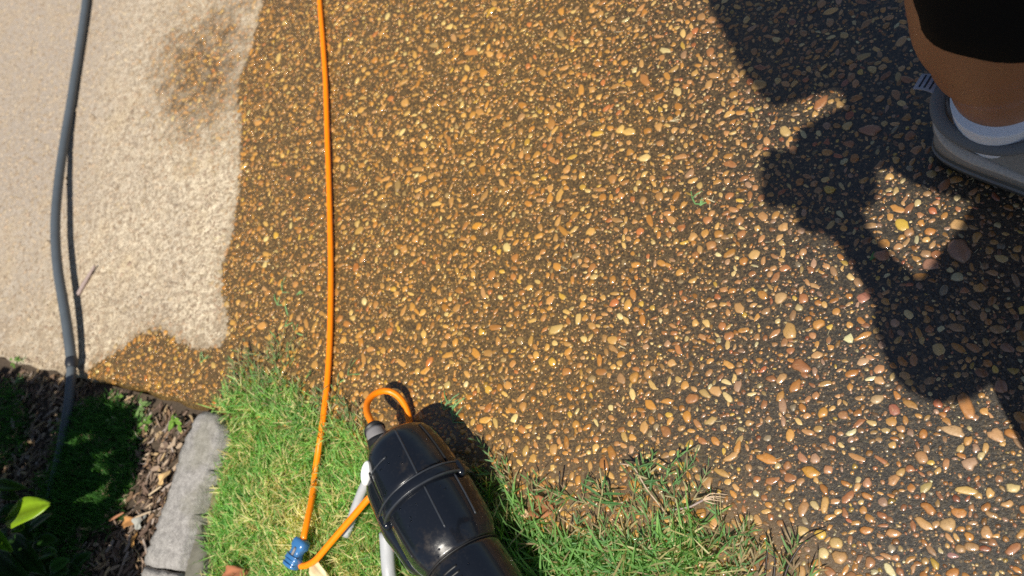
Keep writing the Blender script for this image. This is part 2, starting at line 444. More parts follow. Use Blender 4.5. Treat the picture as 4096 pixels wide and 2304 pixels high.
# the big stones one can recognise: pixel, length, width (px), angle in the picture, colour
BIG = [(3075, 1836, 95, 42, -18, (.52, .235, .06)), (3244, 1888, 66, 50, -25, (.50, .26, .05)), (3424, 1830, 72, 34, -25, (.42, .22, .09)),
       (3866, 1961, 92, 40, -8, (.60, .42, .17)), (3816, 1725, 100, 52, -18, (.50, .33, .19)), (3866, 1622, 118, 54, -68, (.45, .21, .075)),
       (3700, 2097, 90, 44, -35, (.52, .31, .14)), (3793, 2100, 66, 56, -80, (.50, .33, .17)), (3572, 2133, 62, 40, -15, (.50, .27, .13)),
       (3988, 1744, 78, 52, -40, (.52, .31, .17)), (3810, 2219, 60, 30, -5, (.36, .20, .20)), (4049, 1950, 60, 46, 10, (.62, .50, .26)),
       (3476, 521, 94, 56, 0, (.42, .20, .13)), (3835, 897, 72, 60, -20, (.58, .36, .17)), (3604, 897, 66, 44, -40, (.60, .42, .08)),
       (3839, 997, 96, 74, -75, (.36, .20, .14)), (3525, 1021, 62, 48, -5, (.42, .20, .12)), (3880, 1856, 60, 66, 0, (.44, .29, .21)),
       (3310, 1878, 44, 40, 0, (.47, .24, .14)), (3210, 1830, 50, 38, -60, (.40, .20, .13)), (3510, 1598, 54, 46, 20, (.46, .33, .2)),
       (3578, 1640, 60, 38, -60, (.36, .14, .10)), (3292, 1648, 50, 42, 70, (.52, .27, .07)), (3020, 1020, 52, 46, 0, (.55, .36, .17)),
       (2750, 1668, 50, 42, 80, (.52, .25, .06)), (2600, 1620, 50, 36, -30, (.52, .25, .06)), (2860, 1765, 46, 30, -60, (.50, .23, .07)),
       (2515, 1220, 46, 36, 60, (.56, .33, .11)), (1905, 905, 44, 30, 20, (.55, .27, .05)), (1865, 1535, 22, 22, 0, (.75, .70, .58)),
       (1458, 1207, 26, 24, 0, (.72, .66, .48)), (2482, 1267, 28, 24, -50, (.74, .66, .40)), (3395, 1356, 42, 36, 60, (.66, .64, .40)),
       (3450, 1190, 62, 44, 30, (.38, .16, .12)), (3120, 1190, 56, 50, 40, (.50, .33, .18)), (3450, 1448, 52, 36, 20, (.52, .34, .22)),
       (3520, 1522, 50, 34, -30, (.50, .30, .15)), (3270, 1420, 48, 32, 15, (.50, .30, .15)), (3380, 335, 46, 30, 40, (.35, .14, .10)),
       (3720, 1055, 74, 60, 0, (.40, .21, .15)), (4000, 1545, 56, 70, 0, (.36, .19, .13)), (3945, 2130, 50, 66, 0, (.48, .28, .14)),
       (3620, 1500, 50, 34, -25, (.52, .31, .15)), (4030, 1390, 60, 44, -30, (.30, .16, .11)), (3700, 1950, 58, 34, 35, (.40, .32, .14)),
       (3170, 90, 36, 34, 0, (.30, .12, .08)), (3040, 270, 48, 24, -10, (.30, .12, .08)), (3470, 1930, 40, 44, 0, (.46, .24, .15))]
for px, py, l, w, ang, c in BIG:
    p = at(px, py); q = at(px + 40 * math.cos(math.radians(ang)), py - 40 * math.sin(math.radians(ang)))
    d = q - p; k = np.linalg.norm(d) / 40
    put(p[0], p[1], l * k / 2 * 1.05, w * k / 2 * 1.05, math.atan2(d[1], d[0]), c)
for cnt, rlo, rhi, tight in ((110, .0082, .0118, 1.12), (6500, .0050, .0080, .90), (42000, .0029, .0050, .84), (70000, .0012, .0028, .80)):
    for (x, y) in sample_pos(cnt):
        r = rlo + (rhi - rlo) * random.random() ** 1.8
        if x < -.9: r *= .95
        asp = random.choice((1.0, 1.15, 1.3, 1.5, 1.8, 2.1)) * random.uniform(.95, 1.1)
        if not fits(x, y, r, tight): continue
        c = PAL[RNG.choice(len(PAL), p=PW)] * (1.0, 1.04, .93) * (random.uniform(.70, 1.18) if r > .0045 else random.uniform(.38, 1.15))
        put(x, y, r * asp ** .5, r / asp ** .5, random.random() * 2 * math.pi, tuple(c))

def pebble_arrays(sel):
    """(verts, tris+quads, attrs) for a batch of half sunk stones"""
    allV, allQ, allT, colr, ctr, szs, rims = [], [], [], [], [], [], []; off = 0
    for (x, y, a, b, rot, c) in sel:
        big = a > .0042; n = 11 if a > .009 else (9 if big else 6)
        ph = np.arange(n) * 2 * math.pi / n + random.random()
        rr = 1 + np.clip(RNG.normal(0, .12 if big else .09, n), -.22, .2); k = random.random() * 6.28
        rr *= 1 + .13 * np.cos(ph * 2 + k) * random.random() + .12 * np.cos(3 * ph + k * 2) * random.random()
        h = b * random.uniform(.22, .46); z0 = random.uniform(-.5, .1) * h + slab_z(x, y)
        tx, ty = RNG.normal(0, .14, 2)
        rings = ((1.0, -.0018, 0), (.97, .25 * h, .25), (.74, .74 * h, .7)) if big else ((1.0, -.0012, 0), (.78, .62 * h, .6))
        if a > .009: rings = ((1.0, -.002, 0), (.985, .22 * h, .2), (.86, .60 * h, .5), (.55, .9 * h, .8))
        vs_ = []
        for (s, z, sh) in rings:
            s2 = s * (1 + RNG.normal(0, .025, n)) * rr
            lx = a * s2 * np.cos(ph) + tx * a * sh; ly = b * s2 * np.sin(ph) + ty * b * sh
            vs_.append(np.column_stack([x + lx * math.cos(rot) - ly * math.sin(rot), y + lx * math.sin(rot) + ly * math.cos(rot),
                                        np.full(n, z0 + z) + RNG.normal(0, .04 * h, n)]))
        lx, ly = tx * a, ty * b
        vs_.append([[x + lx * math.cos(rot) - ly * math.sin(rot), y + lx * math.sin(rot) + ly * math.cos(rot), z0 + h]])
        Vx = np.concatenate(vs_); m = len(rings)
        i = np.arange(n); j = (i + 1) % n
        for r_ in range(m - 1): allQ.append(np.stack([off + r_ * n + i, off + r_ * n + j, off + r_ * n + n + j, off + r_ * n + n + i], 1))
        allT.append(np.stack([off + (m - 1) * n + i, off + (m - 1) * n + j, np.full(n, off + m * n)], 1))
        allV.append(Vx); off += len(Vx)
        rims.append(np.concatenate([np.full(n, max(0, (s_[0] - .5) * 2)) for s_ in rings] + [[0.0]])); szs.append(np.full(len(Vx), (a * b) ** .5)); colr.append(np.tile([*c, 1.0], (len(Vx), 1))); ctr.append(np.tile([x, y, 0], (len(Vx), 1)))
    ctr = np.concatenate(ctr)
    at_ = slab_attrs(ctr); at_.pop('silt'); at_['rim'] = ('FLOAT', np.concatenate(rims)); at_['size'] = ('FLOAT', np.concatenate(szs)); at_['col'] = ('FLOAT_COLOR', np.concatenate(colr))
    return np.concatenate(allV), [np.concatenate(allQ), np.concatenate(allT)], at_
# the 300 that show largest become parts of the slab
def px_size(s):
    v = CR.T @ (np.array([s[0], s[1], 0]) - [0, 0, CAM_H])
    px, py = 2048 + FPX * v[0] / -v[2], 1152 - FPX * v[1] / -v[2]
    if not (10 < px < 4080 and 10 < py < 2290): return 0
    return (s[2] * s[3]) ** .5 / -v[2]
order = sorted(range(len(stones)), key=lambda i: -px_size(stones[i]))
top = set(order[:300])
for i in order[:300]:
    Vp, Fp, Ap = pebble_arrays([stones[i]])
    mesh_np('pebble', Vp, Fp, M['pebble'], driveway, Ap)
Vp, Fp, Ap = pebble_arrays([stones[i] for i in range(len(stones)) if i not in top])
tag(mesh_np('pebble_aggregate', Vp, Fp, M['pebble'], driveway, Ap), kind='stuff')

# ------------------------------------------------------------------ edging stones between bed and lawn
def edging(name, left, right, z0, z1, label, group=None, mat='concrete'):
    """left and right outlines (pixels of the top face) -> rough block"""
    L = catmull([at(*p, z1) for p in left], .012); R_ = catmull([at(*p, z1) for p in right], .012)
    n = 40
    def res(A): 
        t = np.linspace(0, 1, n); s = np.linspace(0, 1, len(A)); return np.column_stack([np.interp(t, s, A[:, k]) for k in range(3)])
    L, R_ = res(L), res(R_)
    cols = 9; ts = np.linspace(0, 1, cols); prof = np.array([-.004, -.0005, 0, .001, .001, .001, 0, -.0005, -.004])
    V = []
    for i in range(n):
        for k, t in enumerate(ts):
            p = L[i] * (1 - t) + R_[i] * t
            e = min(i, n - 1 - i); edge = -.007 if e == 0 else (-.002 if e == 1 else 0)
            j_ = .0014 if k in (0, cols - 1) else .0008
            V.append([p[0] + RNG.normal(0, j_), p[1] + RNG.normal(0, j_), z1 + prof[k] + edge + RNG.normal(0, .0010)])
    V = np.array(V); idx = np.arange(n * cols).reshape(n, cols)
    F = [np.stack([idx[:-1, :-1], idx[1:, :-1], idx[1:, 1:], idx[:-1, 1:]], -1).reshape(-1, 4)]
    rim = np.concatenate([idx[:, 0], idx[-1, 1:], idx[::-1, -1][1:], idx[0, ::-1][1:-1]])
    lo = V[rim].copy(); lo[:, 2] = z0; b = len(V); V = np.vstack([V, lo]); j = np.arange(len(rim)); j2 = (j + 1) % len(rim)
    F.append(np.stack([rim[j], rim[j2], b + j2, b + j], 1))
    o = mesh_np(name, V, F, M[mat])
    bmn = bmesh.new(); bmn.from_mesh(o.data); bmesh.ops.recalc_face_normals(bmn, faces=bmn.faces); bmn.to_mesh(o.data); bmn.free()
    return tag(o, label, 'edging stone', group)
edging('edging_stone', [(790, 1642), (742, 1735), (700, 1860), (655, 2000), (605, 2140), (562, 2258)],
       [(858, 1650), (872, 1735), (835, 1850), (785, 1990), (752, 2120), (706, 2285)], -.06, .012,
       'long curved grey concrete edging stone between the shaded bed and the lawn', 'edging stones along the bed')
edging('edging_stone', [(566, 2266), (540, 2400), (520, 2560)], [(706, 2296), (690, 2430), (660, 2580)], -.06, .009,
       'short end of a grey edging stone at the bottom edge of the picture', 'edging stones along the bed')
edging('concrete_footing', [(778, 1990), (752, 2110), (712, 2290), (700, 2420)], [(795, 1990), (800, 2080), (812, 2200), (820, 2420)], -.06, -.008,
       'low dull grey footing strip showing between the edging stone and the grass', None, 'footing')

# ------------------------------------------------------------------ blades of grass
def blades(P, az, lean, length, width, col, tipcol=None, curl=.6, z=None):
    """P (n,3) roots; each blade is a bent tapering strip of five triangles"""
    n = len(P); d = np.column_stack([np.cos(az), np.sin(az)]); s = np.column_stack([-np.sin(az + RNG.normal(0, .5, n)), np.cos(az)])
    V = np.zeros((n, 7, 3)); t = [0, .4, .75, 1.0]; w = [.75, 1, .7, 0]
    for k in range(4):
        a = lean * (1 + curl * t[k]); a = np.minimum(a, 1.75)
        hor = length * t[k] * np.sin(a); ver = length * t[k] * np.cos(a)
        c = np.column_stack([P[:, 0] + d[:, 0] * hor, P[:, 1] + d[:, 1] * hor, np.maximum(P[:, 2] + ver, P[:, 2] * .5 - .02)])
        if k < 3:
            o = np.column_stack([s * (width * w[k] / 2)[:, None], RNG.normal(0, .0004, n)])
            V[:, 2 * k] = c - o; V[:, 2 * k + 1] = c + o
        else: V[:, 6] = c
    b = np.arange(n)[:, None] * 7
    T = np.concatenate([b + np.array(x) for x in ((0, 1, 3), (0, 3, 2), (2, 3, 5), (2, 5, 4), (4, 5, 6))])
    C = np.repeat(np.column_stack([col, np.ones(n)])[:, None], 7, 1)
    if tipcol is not None: C[:, 6, :3] = tipcol; C[:, 4:6, :3] = .6 * C[:, 4:6, :3] + .4 * tipcol[:, None]
    return V.reshape(-1, 3), T, C.reshape(-1, 4)
GREENS = np.array([(.12, .25, .055), (.15, .31, .075), (.19, .35, .09), (.13, .29, .095), (.24, .37, .12), (.09, .20, .05)])
STRAWS = np.array([(.46, .38, .20), (.38, .29, .15), (.55, .48, .28), (.34, .31, .13)])
def snoise(x, y, f, seed=0):
    return (np.sin(x * f + seed) * np.cos(y * f * 1.17 + seed * 2) + np.sin((x + y) * f * .63 + seed * 3) + np.sin(x * f * 2.1 - y * f * 1.7 + seed)) / 3
def in_region(pts, n, jit=0.0):
    poly = gpx(pts); lo, hi = poly.min(0) - jit, poly.max(0) + jit; out = []
    while len(out) < n:
        p = lo + RNG.random((n, 2)) * (hi - lo); p = p[poly_sd(p, poly) + RNG.normal(0, jit, len(p)) < 0]; out.extend(p.tolist())
    return np.array(out[:n])
LAWN = [(868, 1640), (930, 1580), (1020, 1530), (1100, 1545), (1200, 1610), (1300, 1700), (1420, 1740), (1560, 1850), (1800, 1900), (1975, 1950),
        (2060, 2090), (2160, 2190), (2320, 2210), (2480, 2200), (2640, 2190), (2790, 2150), (2870, 2230), (2900, 2360), (2950, 2700), (1500, 2900), (700, 2800), (790, 2260), (835, 2000), (880, 1800)]
parts = []
def soil_z(P): 
    u, v = uv(P); return np.where(v > edge_v(u), .001, LAWN_Z)
P2 = in_region(LAWN, 34000, .012)
keep = snoise(P2[:, 0], P2[:, 1], 38, 1) + RNG.normal(0, .5, len(P2)) > np.where(P2[:, 0] < -.75, -.85, -.15)
P2 = P2[keep]; n = len(P2)
dryp = snoise(P2[:, 0], P2[:, 1], 21, 4)
c0 = at(1180, 2120)[:2]; dry_c = np.exp(-((P2[:, 0] - c0[0]) ** 2 + (P2[:, 1] - c0[1]) ** 2) / .09 ** 2)
isdry = RNG.random(n) < np.clip(np.where(P2[:, 0] < -.75, .20, .36) + .34 * np.maximum(dryp, 0) + .40 * dry_c, 0, .8)
col = GREENS[RNG.integers(0, len(GREENS), n)] * RNG.uniform(.75, 1.25, n)[:, None]
col[isdry] = STRAWS[RNG.integers(0, len(STRAWS), isdry.sum())] * 1.15
P3 = np.column_stack([P2, soil_z(P2)])
flow = 1.2 * snoise(P2[:, 0], P2[:, 1], 14, 7) * math.pi
az = np.where(RNG.random(n) < .45, flow + RNG.normal(0, .6, n), RNG.random(n) * 6.283)
leftside = P2[:, 0] < -.75
length = np.where(leftside, RNG.uniform(.016, .042, n), RNG.uniform(.020, .055, n)); width = np.where(leftside, RNG.uniform(.0010, .0021, n), RNG.uniform(.0013, .0028, n))
tip = np.where(RNG.random(n)[:, None] < .2, np.array([.30, .26, .12]), col * 1.1)
parts.append(blades(P3, az, RNG.uniform(.45, 1.3, n), length, width, col * np.where(leftside, 1.5, 1.05)[:, None], tip, curl=.35))
# long bright blades on the right of the tool
n = 330; P2 = in_region([(1990, 1990), (2080, 2080), (2300, 2200), (2750, 2200), (2850, 2420), (2000, 2420), (1960, 2150)], n, .01)
col = np.array([(.17, .33, .10)]) * RNG.uniform(.7, 1.3, (n, 1)); P3 = np.column_stack([P2, np.full(n, LAWN_Z)])
parts.append(blades(P3, RNG.normal(1.4, .9, n), RNG.uniform(.3, 1.0, n), RNG.uniform(.05, .095, n), RNG.uniform(.0022, .0038, n), col, col * 1.2))
# creeping fringe over the slab: runners with paired leaves
def sprig(x, y, z, az, L, pal, leaf=.022, wid=.0019, rise=.012, dens=.011, straw=.4):
    """a stolon with leaves at its nodes; returns blade batch"""
    pts = []; a = az; p = np.array([x, y, z]); m = max(3, int(L / dens))
    for k in range(m + 1):
        pts.append(p.copy()); a += random.gauss(0, .13)
        p = p + np.array([math.cos(a) * L / m, math.sin(a) * L / m, rise * (math.cos(math.pi * k / m)) * .8 / m * 2])
        p[2] = max(p[2], .0015)
    P, AZ, LN, LE, WI, CO = [], [], [], [], [], []
    dead = np.array(random.choice([(.40, .31, .18), (.33, .24, .15), (.45, .38, .24)])); gr = np.array(random.choice(pal))
    for k, q in enumerate(pts):
        tipness = k / m
        if k < m:      # stem segment as a near-horizontal blade
            d = pts[k + 1] - q; P.append(q); AZ.append(math.atan2(d[1], d[0])); LN.append(1.35); LE.append(np.linalg.norm(d) * 1.25); WI.append(.0017); CO.append(dead * .9 if random.random() < .75 else gr)
        for sg in (-1, 1, .25)[: (3 if k > m - 2 else 2)]:
            if random.random() < .2: continue
            P.append(q); AZ.append(az + sg * random.uniform(.35, 1.0)); LN.append(random.uniform(.6, 1.2)); LE.append(leaf * random.uniform(.5, 1.2)); WI.append(wid * random.uniform(.8, 1.2))
            CO.append((gr if random.random() > straw else dead) * random.uniform(.85, 1.2))
    return blades(np.array(P), np.array(AZ), np.array(LN), np.array(LE), np.array(WI), np.array(CO), curl=.15)
PG = [(.15, .30, .11), (.13, .27, .10), (.19, .36, .14), (.17, .31, .14)]
fr_l = in_region([(840, 1640), (900, 1560), (980, 1460), (1060, 1400), (1150, 1450), (1230, 1560), (1330, 1640), (1430, 1690), (1480, 1780), (1300, 1760), (1000, 1620)], 85)
for (x, y) in fr_l: parts.append(sprig(x, y, .002, random.gauss(1.7, .8), random.uniform(.02, .055), PG, .016, .0014))
fr_r = in_region([(1985, 1880), (2100, 1960), (2260, 2010), (2460, 1960), (2620, 1870), (2720, 1930), (2800, 2050), (2900, 2150), (2960, 2290), (2400, 2290), (2100, 2150)], 62)
for (x, y) in fr_r: parts.append(sprig(x, y, .002, random.gauss(1.5, .9), random.uniform(.025, .07), PG, .020, .0018, straw=.35))
fr_b = in_region([(2900, 2220), (3060, 2240), (3200, 2290), (3250, 2400), (2900, 2400)], 10)
for (x, y) in fr_b: parts.append(sprig(x, y, .002, random.gauss(.9, .6), random.uniform(.02, .05), PG, .022, .0019))
def merge_blades(parts):
    V, T, C, o = [], [], [], 0
    for v, t, c in parts: V.append(v); T.append(t + o); C.append(c); o += len(v)
    return np.concatenate(V), [np.concatenate(T)], {"col": ('FLOAT_COLOR', np.concatenate(C))}
V, F, A = merge_blades(parts)
tag(mesh_np('lawn_grass', V, F, M['grass'], attrs=A, smooth=False), 'green lawn grass with straw patches creeping over the wet slab edge', 'grass', kind='stuff')
# loose clippings scattered on the slab
parts = []
for (px, py, l) in [(1130, 1170, .03), (1150, 1260, .035), (1110, 1220, .03), (1180, 1330, .03), (1185, 1180, .02), (1140, 1310, .02), (800, 1450, .035), (815, 1440, .02), (2780, 815, .018), (2800, 822, .015),
                    (2770, 792, .018), (1790, 1615, .03), (1800, 1650, .035), (1810, 1690, .03), (1775, 1640, .02), (1390, 1500, .03), (1350, 1540, .02), (90, 1450, .02), (60, 1530, .02), (3480, 1040, .02)]:
    p = at(px, py, .001); parts.append(blades(np.array([p] * 3), RNG.uniform(-.5, 2.2, 3), RNG.uniform(1.0, 1.35, 3), np.full(3, l * 1.2), np.full(3, .0020), np.array([random.choice(PG) for _ in range(3)])))
for _ in range(70):
    p = at(random.uniform(1000, 4000), random.uniform(100, 1900), .002)
    parts.append(blades(np.array([p]), RNG.random(1) * 6.3, np.array([1.4]), RNG.uniform(.008, .025, 1), np.array([.0007]), np.array([(.40, .34, .22)])))
for (px, py, n_) in [(1040, 1040, 7), (860, 950, 5), (2690, 480, 3), (2820, 800, 4), (2460, 1380, 3)]:
    for k in range(n_):
        p = at(px + random.uniform(-25, 25), py + random.uniform(-10, 10), .002)
        parts.append(blades(np.array([p]), RNG.normal(.2, .7, 1), np.array([1.35]), RNG.uniform(.015, .03, 1), np.array([.0012]), np.array([(.55, .47, .30)])))
V, F, A = merge_blades(parts)
tag(mesh_np('grass_clippings', V, F, M['litter'], attrs=A, smooth=False), 'loose grass clippings and straw scattered over the pebbled slab', 'clippings', kind='stuff')
# dark fine grass inside the bed, and at its far left
n = 9000
n += 4500
P2 = np.vstack([in_region([(240, 1850), (330, 2000), (300, 2200), (330, 2400), (60, 2400), (90, 2150), (170, 1900)], 4500, .015), in_region([(420, 1600), (520, 1640), (535, 1760), (520, 1900), (470, 2010), (440, 2080), (330, 2110), (240, 2050), (215, 1900), (240, 1720), (320, 1620)], 6500, .012),
                in_region([(-200, 1560), (60, 1540), (90, 1640), (100, 1750), (20, 1850), (-200, 1850)], 2500, .012)])
col = np.array([(.055, .16, .030)]) * RNG.uniform(.6, 1.5, (n, 1)); P3 = np.column_stack([P2, np.full(n, LAWN_Z + .012)])
V, T, C = blades(P3, RNG.random(n) * 6.28, RNG.uniform(.2, 1.2, n), RNG.uniform(.014, .034, n), RNG.uniform(.0009, .0018, n), col)
tag(mesh_np('bed_grass', V, [T], M['grass'], attrs={"col": ('FLOAT_COLOR', C)}, smooth=False), 'dense dark green fine grass growing in the shaded bed', 'grass', kind='stuff')

# ------------------------------------------------------------------ shredded mulch in the bed
def chip_batch(P, az, L, W, col, tilt):
    n = len(P); d = np.column_stack([np.cos(az), np.sin(az), tilt]); s = np.column_stack([-np.sin(az), np.cos(az), RNG.normal(0, .5, n)])
    V = np.zeros((n, 12, 3)); bend = RNG.normal(0, .18, n)
    for k, t in enumerate((-1, 0, 1)):
        c = P + d * (L * t / 2)[:, None] + s * (bend * L * (t * t))[:, None] * .5
        w = W * (1.0 if t == 0 else .55) * RNG.uniform(.7, 1.2, n)
        for m, (a, b) in enumerate(((-1, -.3), (1, -.3), (1, .4), (-1, .4))):
            V[:, 4 * k + m] = c + s * (a * w / 2)[:, None] + np.column_stack([np.zeros(n), np.zeros(n), b * W * .6])
    b = np.arange(n)[:, None] * 12; Q = []
    for k in range(2):
        for m in range(4): Q.append(b + np.array([4 * k + m, 4 * k + (m + 1) % 4, 4 * k + 4 + (m + 1) % 4, 4 * k + 4 + m]))
    Q += [b + np.array([3, 2, 1, 0]), b + np.array([8, 9, 10, 11])]
    C = np.repeat(np.column_stack([col, np.ones(n)])[:, None], 12, 1)
    return V.reshape(-1, 3), np.concatenate(Q), C.reshape(-1, 4)
BEDR = [(-400, 1500), (0, 1470), (250, 1500), (400, 1545), (640, 1625), (765, 1660), (700, 1800), (650, 1960), (600, 2130), (560, 2270), (520, 2600), (-500, 2700)]
n = 6000; P2 = in_region(BEDR, n)
MC = np.array([(.20, .14, .105), (.27, .195, .145), (.15, .10, .075), (.36, .27, .19), (.24, .15, .09), (.31, .25, .21), (.10, .065, .045), (.42, .30, .17)])
P3 = np.column_stack([P2, LAWN_Z + .008 + RNG.random(n) ** 2 * .010])
V, Q, C = chip_batch(P3, np.where(RNG.random(n) < .35, RNG.normal(.7, .4, n), RNG.random(n) * 6.28), RNG.uniform(.006, .036, n) * RNG.uniform(.6, 1.1, n), RNG.uniform(.0018, .0062, n), MC[RNG.integers(0, len(MC), n)] * RNG.uniform(.7, 1.25, (n, 1)), RNG.normal(0, .16, n))
tag(mesh_np('mulch', V, [Q], M['litter'], attrs={"col": ('FLOAT_COLOR', C)}, smooth=False), 'shredded brown bark mulch covering the planting bed', 'mulch', kind='stuff')

# ------------------------------------------------------------------ leaves
def leaf_mesh(c, d, up, L, W, col, fold=.25, curl=.25, wave=0.0, nseg=6, tip=1.0):
    """a pointed oval leaf with a folded midrib, base at c, growing along d"""
    d = np.array(d, float); d /= np.linalg.norm(d); s = np.cross(up, d); s /= np.linalg.norm(s) + 1e-9; u = np.cross(d, s)
    V = []; 
    for k in range(nseg + 1):
        t = k / nseg; w = W / 2 * math.sin(math.pi * min(1, t * .96 + .02) ** .85) ** .8
        m = np.array(c) + d * L * t - u * curl * L * t * t
        for q in (-1, -.5, 0, .5, 1):
            V.append(m + s * w * q + u * fold * w * abs(q) + u * wave * W * math.sin(t * 9 + q * 3) * abs(q))
    F = []
    for k in range(nseg):
        for j in range(4):
            a = k * 5 + j; F.append((a, a + 1, a + 6, a + 5))
    n = len(V); C = np.tile([*col, 1.0], (n, 1))
    C[2::5, :3] *= .55
    return np.array(V), np.array(F), C
def one_leaf(name, mat, parent, *a, thick=.0004, **k):
    V, F, C = leaf_mesh(*a, **k)
    o = mesh_np(name, V, [F], mat, parent, {"col": ('FLOAT_COLOR', C)})
    if thick:
        s = o.modifiers.new("thickness", 'SOLIDIFY'); s.thickness = thick
    return o

# shrub left of the frame whose foliage shades the bed
SH = gpx([(-380, 1560), (0, 1478), (90, 1505), (150, 1478), (215, 1515), (270, 1500), (330, 1475), (385, 1520), (405, 1500), (425, 1545), (440, 1600), (520, 1620), (548, 1700), (572, 1800), (575, 1880), (510, 1945),
          (478, 2040), (440, 2085), (495, 2130), (550, 2190), (572, 2330), (540, 2450), (-600, 2500)])
shrub = empty('shrub', (-1.86, -.04, LAWN_Z)); tag(shrub, 'leafy green shrub at the bottom left corner, mostly in its own shade', 'shrub')
Vs, Fs, Cs, off = [], [], [], 0
lo, hi = SH.min(0), SH.max(0); cnt = 0
_p = at(110, 2045, .13); LEAF_SUN = (_p + SUN * (_p[2] / -SUN[2]))[:2]      # a gap in the foliage lets the sun onto one leaf
while cnt < 2600:
    s = lo + RNG.random(2) * (hi - lo)
    if poly_sd(s[None], SH)[0] > -.012: continue
    h = random.uniform(.22, .62) if random.random() < .85 else random.uniform(.2, .4)
    P = np.array([s[0], s[1], 0]) - SUN * (h / -SUN[2]) * 1.0
    v = CR.T @ (P - [0, 0, CAM_H]); px, py = 2048 + FPX * v[0] / -v[2], 1152 - FPX * v[1] / -v[2]
    if px > -75 and py < 2400: continue
    if np.hypot(*(s - LEAF_SUN)) < .045: continue
    a = random.random() * 6.28; L = random.uniform(.035, .055)
    d = np.array([math.cos(a), math.sin(a), random.uniform(-.6, .2)]); upv = -SUN + RNG.normal(0, .3, 3)
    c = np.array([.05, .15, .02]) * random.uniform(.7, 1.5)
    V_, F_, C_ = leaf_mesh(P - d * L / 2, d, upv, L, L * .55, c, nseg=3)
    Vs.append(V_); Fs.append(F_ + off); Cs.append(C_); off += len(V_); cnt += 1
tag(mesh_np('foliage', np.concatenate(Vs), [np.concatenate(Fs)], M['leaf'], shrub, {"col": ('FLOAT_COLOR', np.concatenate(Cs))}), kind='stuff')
for (tx, ty, tz) in [(-1.75, .0, .40), (-2.0, .05, .42), (-1.6, -.12, .38), (-1.9, -.22, .45), (-2.15, .0, .33), (-1.75, .08, .30)]:
    tube('stem', [(-1.86, -.04, LAWN_Z - .01), (-1.86 + (tx + 1.86) * .4, -.04 + (ty + .04) * .3, tz * .5), (tx, ty, tz)], [.007, .005, .002], M['dark_twig'], shrub, 7, .03)
def spx(px, py, h): return at(px, py, h)
for k in range(46):
    px, py = random.uniform(-60, 300), random.uniform(2040, 2330)
    if px > 330 - (2330 - py) * .9 + 40: continue
    a = random.uniform(-1.2, .9); L = random.uniform(.035, .06); B = at(px, py, random.uniform(.02, .07))
    one_leaf('leaf', M['leaf'], shrub, B, (math.cos(a), math.sin(a), random.uniform(-.2, .2)), RNG.normal(0, .2, 3) + [0, .1, 1], L, L * .6, np.array([.030, .085, .016]) * random.uniform(.7, 1.6), fold=.25, curl=.2, nseg=6)
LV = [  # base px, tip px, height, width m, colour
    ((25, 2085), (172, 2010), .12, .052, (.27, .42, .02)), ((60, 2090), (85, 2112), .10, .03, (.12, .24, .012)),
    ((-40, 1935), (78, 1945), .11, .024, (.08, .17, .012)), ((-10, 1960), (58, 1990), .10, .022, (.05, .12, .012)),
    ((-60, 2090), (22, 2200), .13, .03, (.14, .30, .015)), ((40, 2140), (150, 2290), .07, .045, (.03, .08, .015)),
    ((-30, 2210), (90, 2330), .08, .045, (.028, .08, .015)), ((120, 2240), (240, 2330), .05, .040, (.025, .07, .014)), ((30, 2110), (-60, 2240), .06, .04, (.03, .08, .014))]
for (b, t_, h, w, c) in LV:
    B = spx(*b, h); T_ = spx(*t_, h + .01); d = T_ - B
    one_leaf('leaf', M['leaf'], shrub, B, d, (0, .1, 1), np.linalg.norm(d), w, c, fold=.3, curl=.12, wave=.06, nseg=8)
lf = spx(22, 2062, .12); tube('stem', [spx(-160, 2150, .16), spx(-70, 2100, .14), lf], .0012, M['dark_twig'], shrub, 6, .02)

# little weeds with oval leaves between bed and slab
def weed(px, py, n, size, label, col=(.16, .30, .06)):
    c = at(px, py, LAWN_Z + .008); r = empty('weed', tuple(c)); tag(r, label, 'weed', None)
    tube('stem', [c, c + [0, .004, .012], c + [.003, .006, .022]], .0011, M['twig'], r, 6, .004)
    for k in range(n):
        a = k * 2.4 + random.random(); h = .010 + .014 * random.random(); o = c + np.array([math.cos(a), math.sin(a), 0]) * size * .25 * (k % 3) + [0, 0, h]
        one_leaf('leaf', M['leaf'], r, o, (math.cos(a), math.sin(a), .15), (0, 0, 1), size * random.uniform(.7, 1.1), size * .5, np.array(col) * random.uniform(.8, 1.3), fold=.2, nseg=4, thick=0)
weed(590, 1640, 12, .016, 'light green weed with small oval leaves beside the slab corner, above the bark mulch', (.22, .34, .12))
weed(610, 1700, 9, .015, 'small weed growing just below the larger pale weed, in the mulch')
weed(730, 1690, 8, .016, 'small bright weed touching the top left side of the edging stone', (.20, .36, .06))
weed(505, 1600, 6, .013, 'tiny weed on the sunlit soil right beside the shade edge at the slab')
weed(92, 1455, 6, .014, 'tiny green seedling on the dry slab edge left of the grey hose')
weed(480, 1690, 7, .012, 'pale tipped sprig in the dark grass left of the mulch strip', (.14, .24, .05))

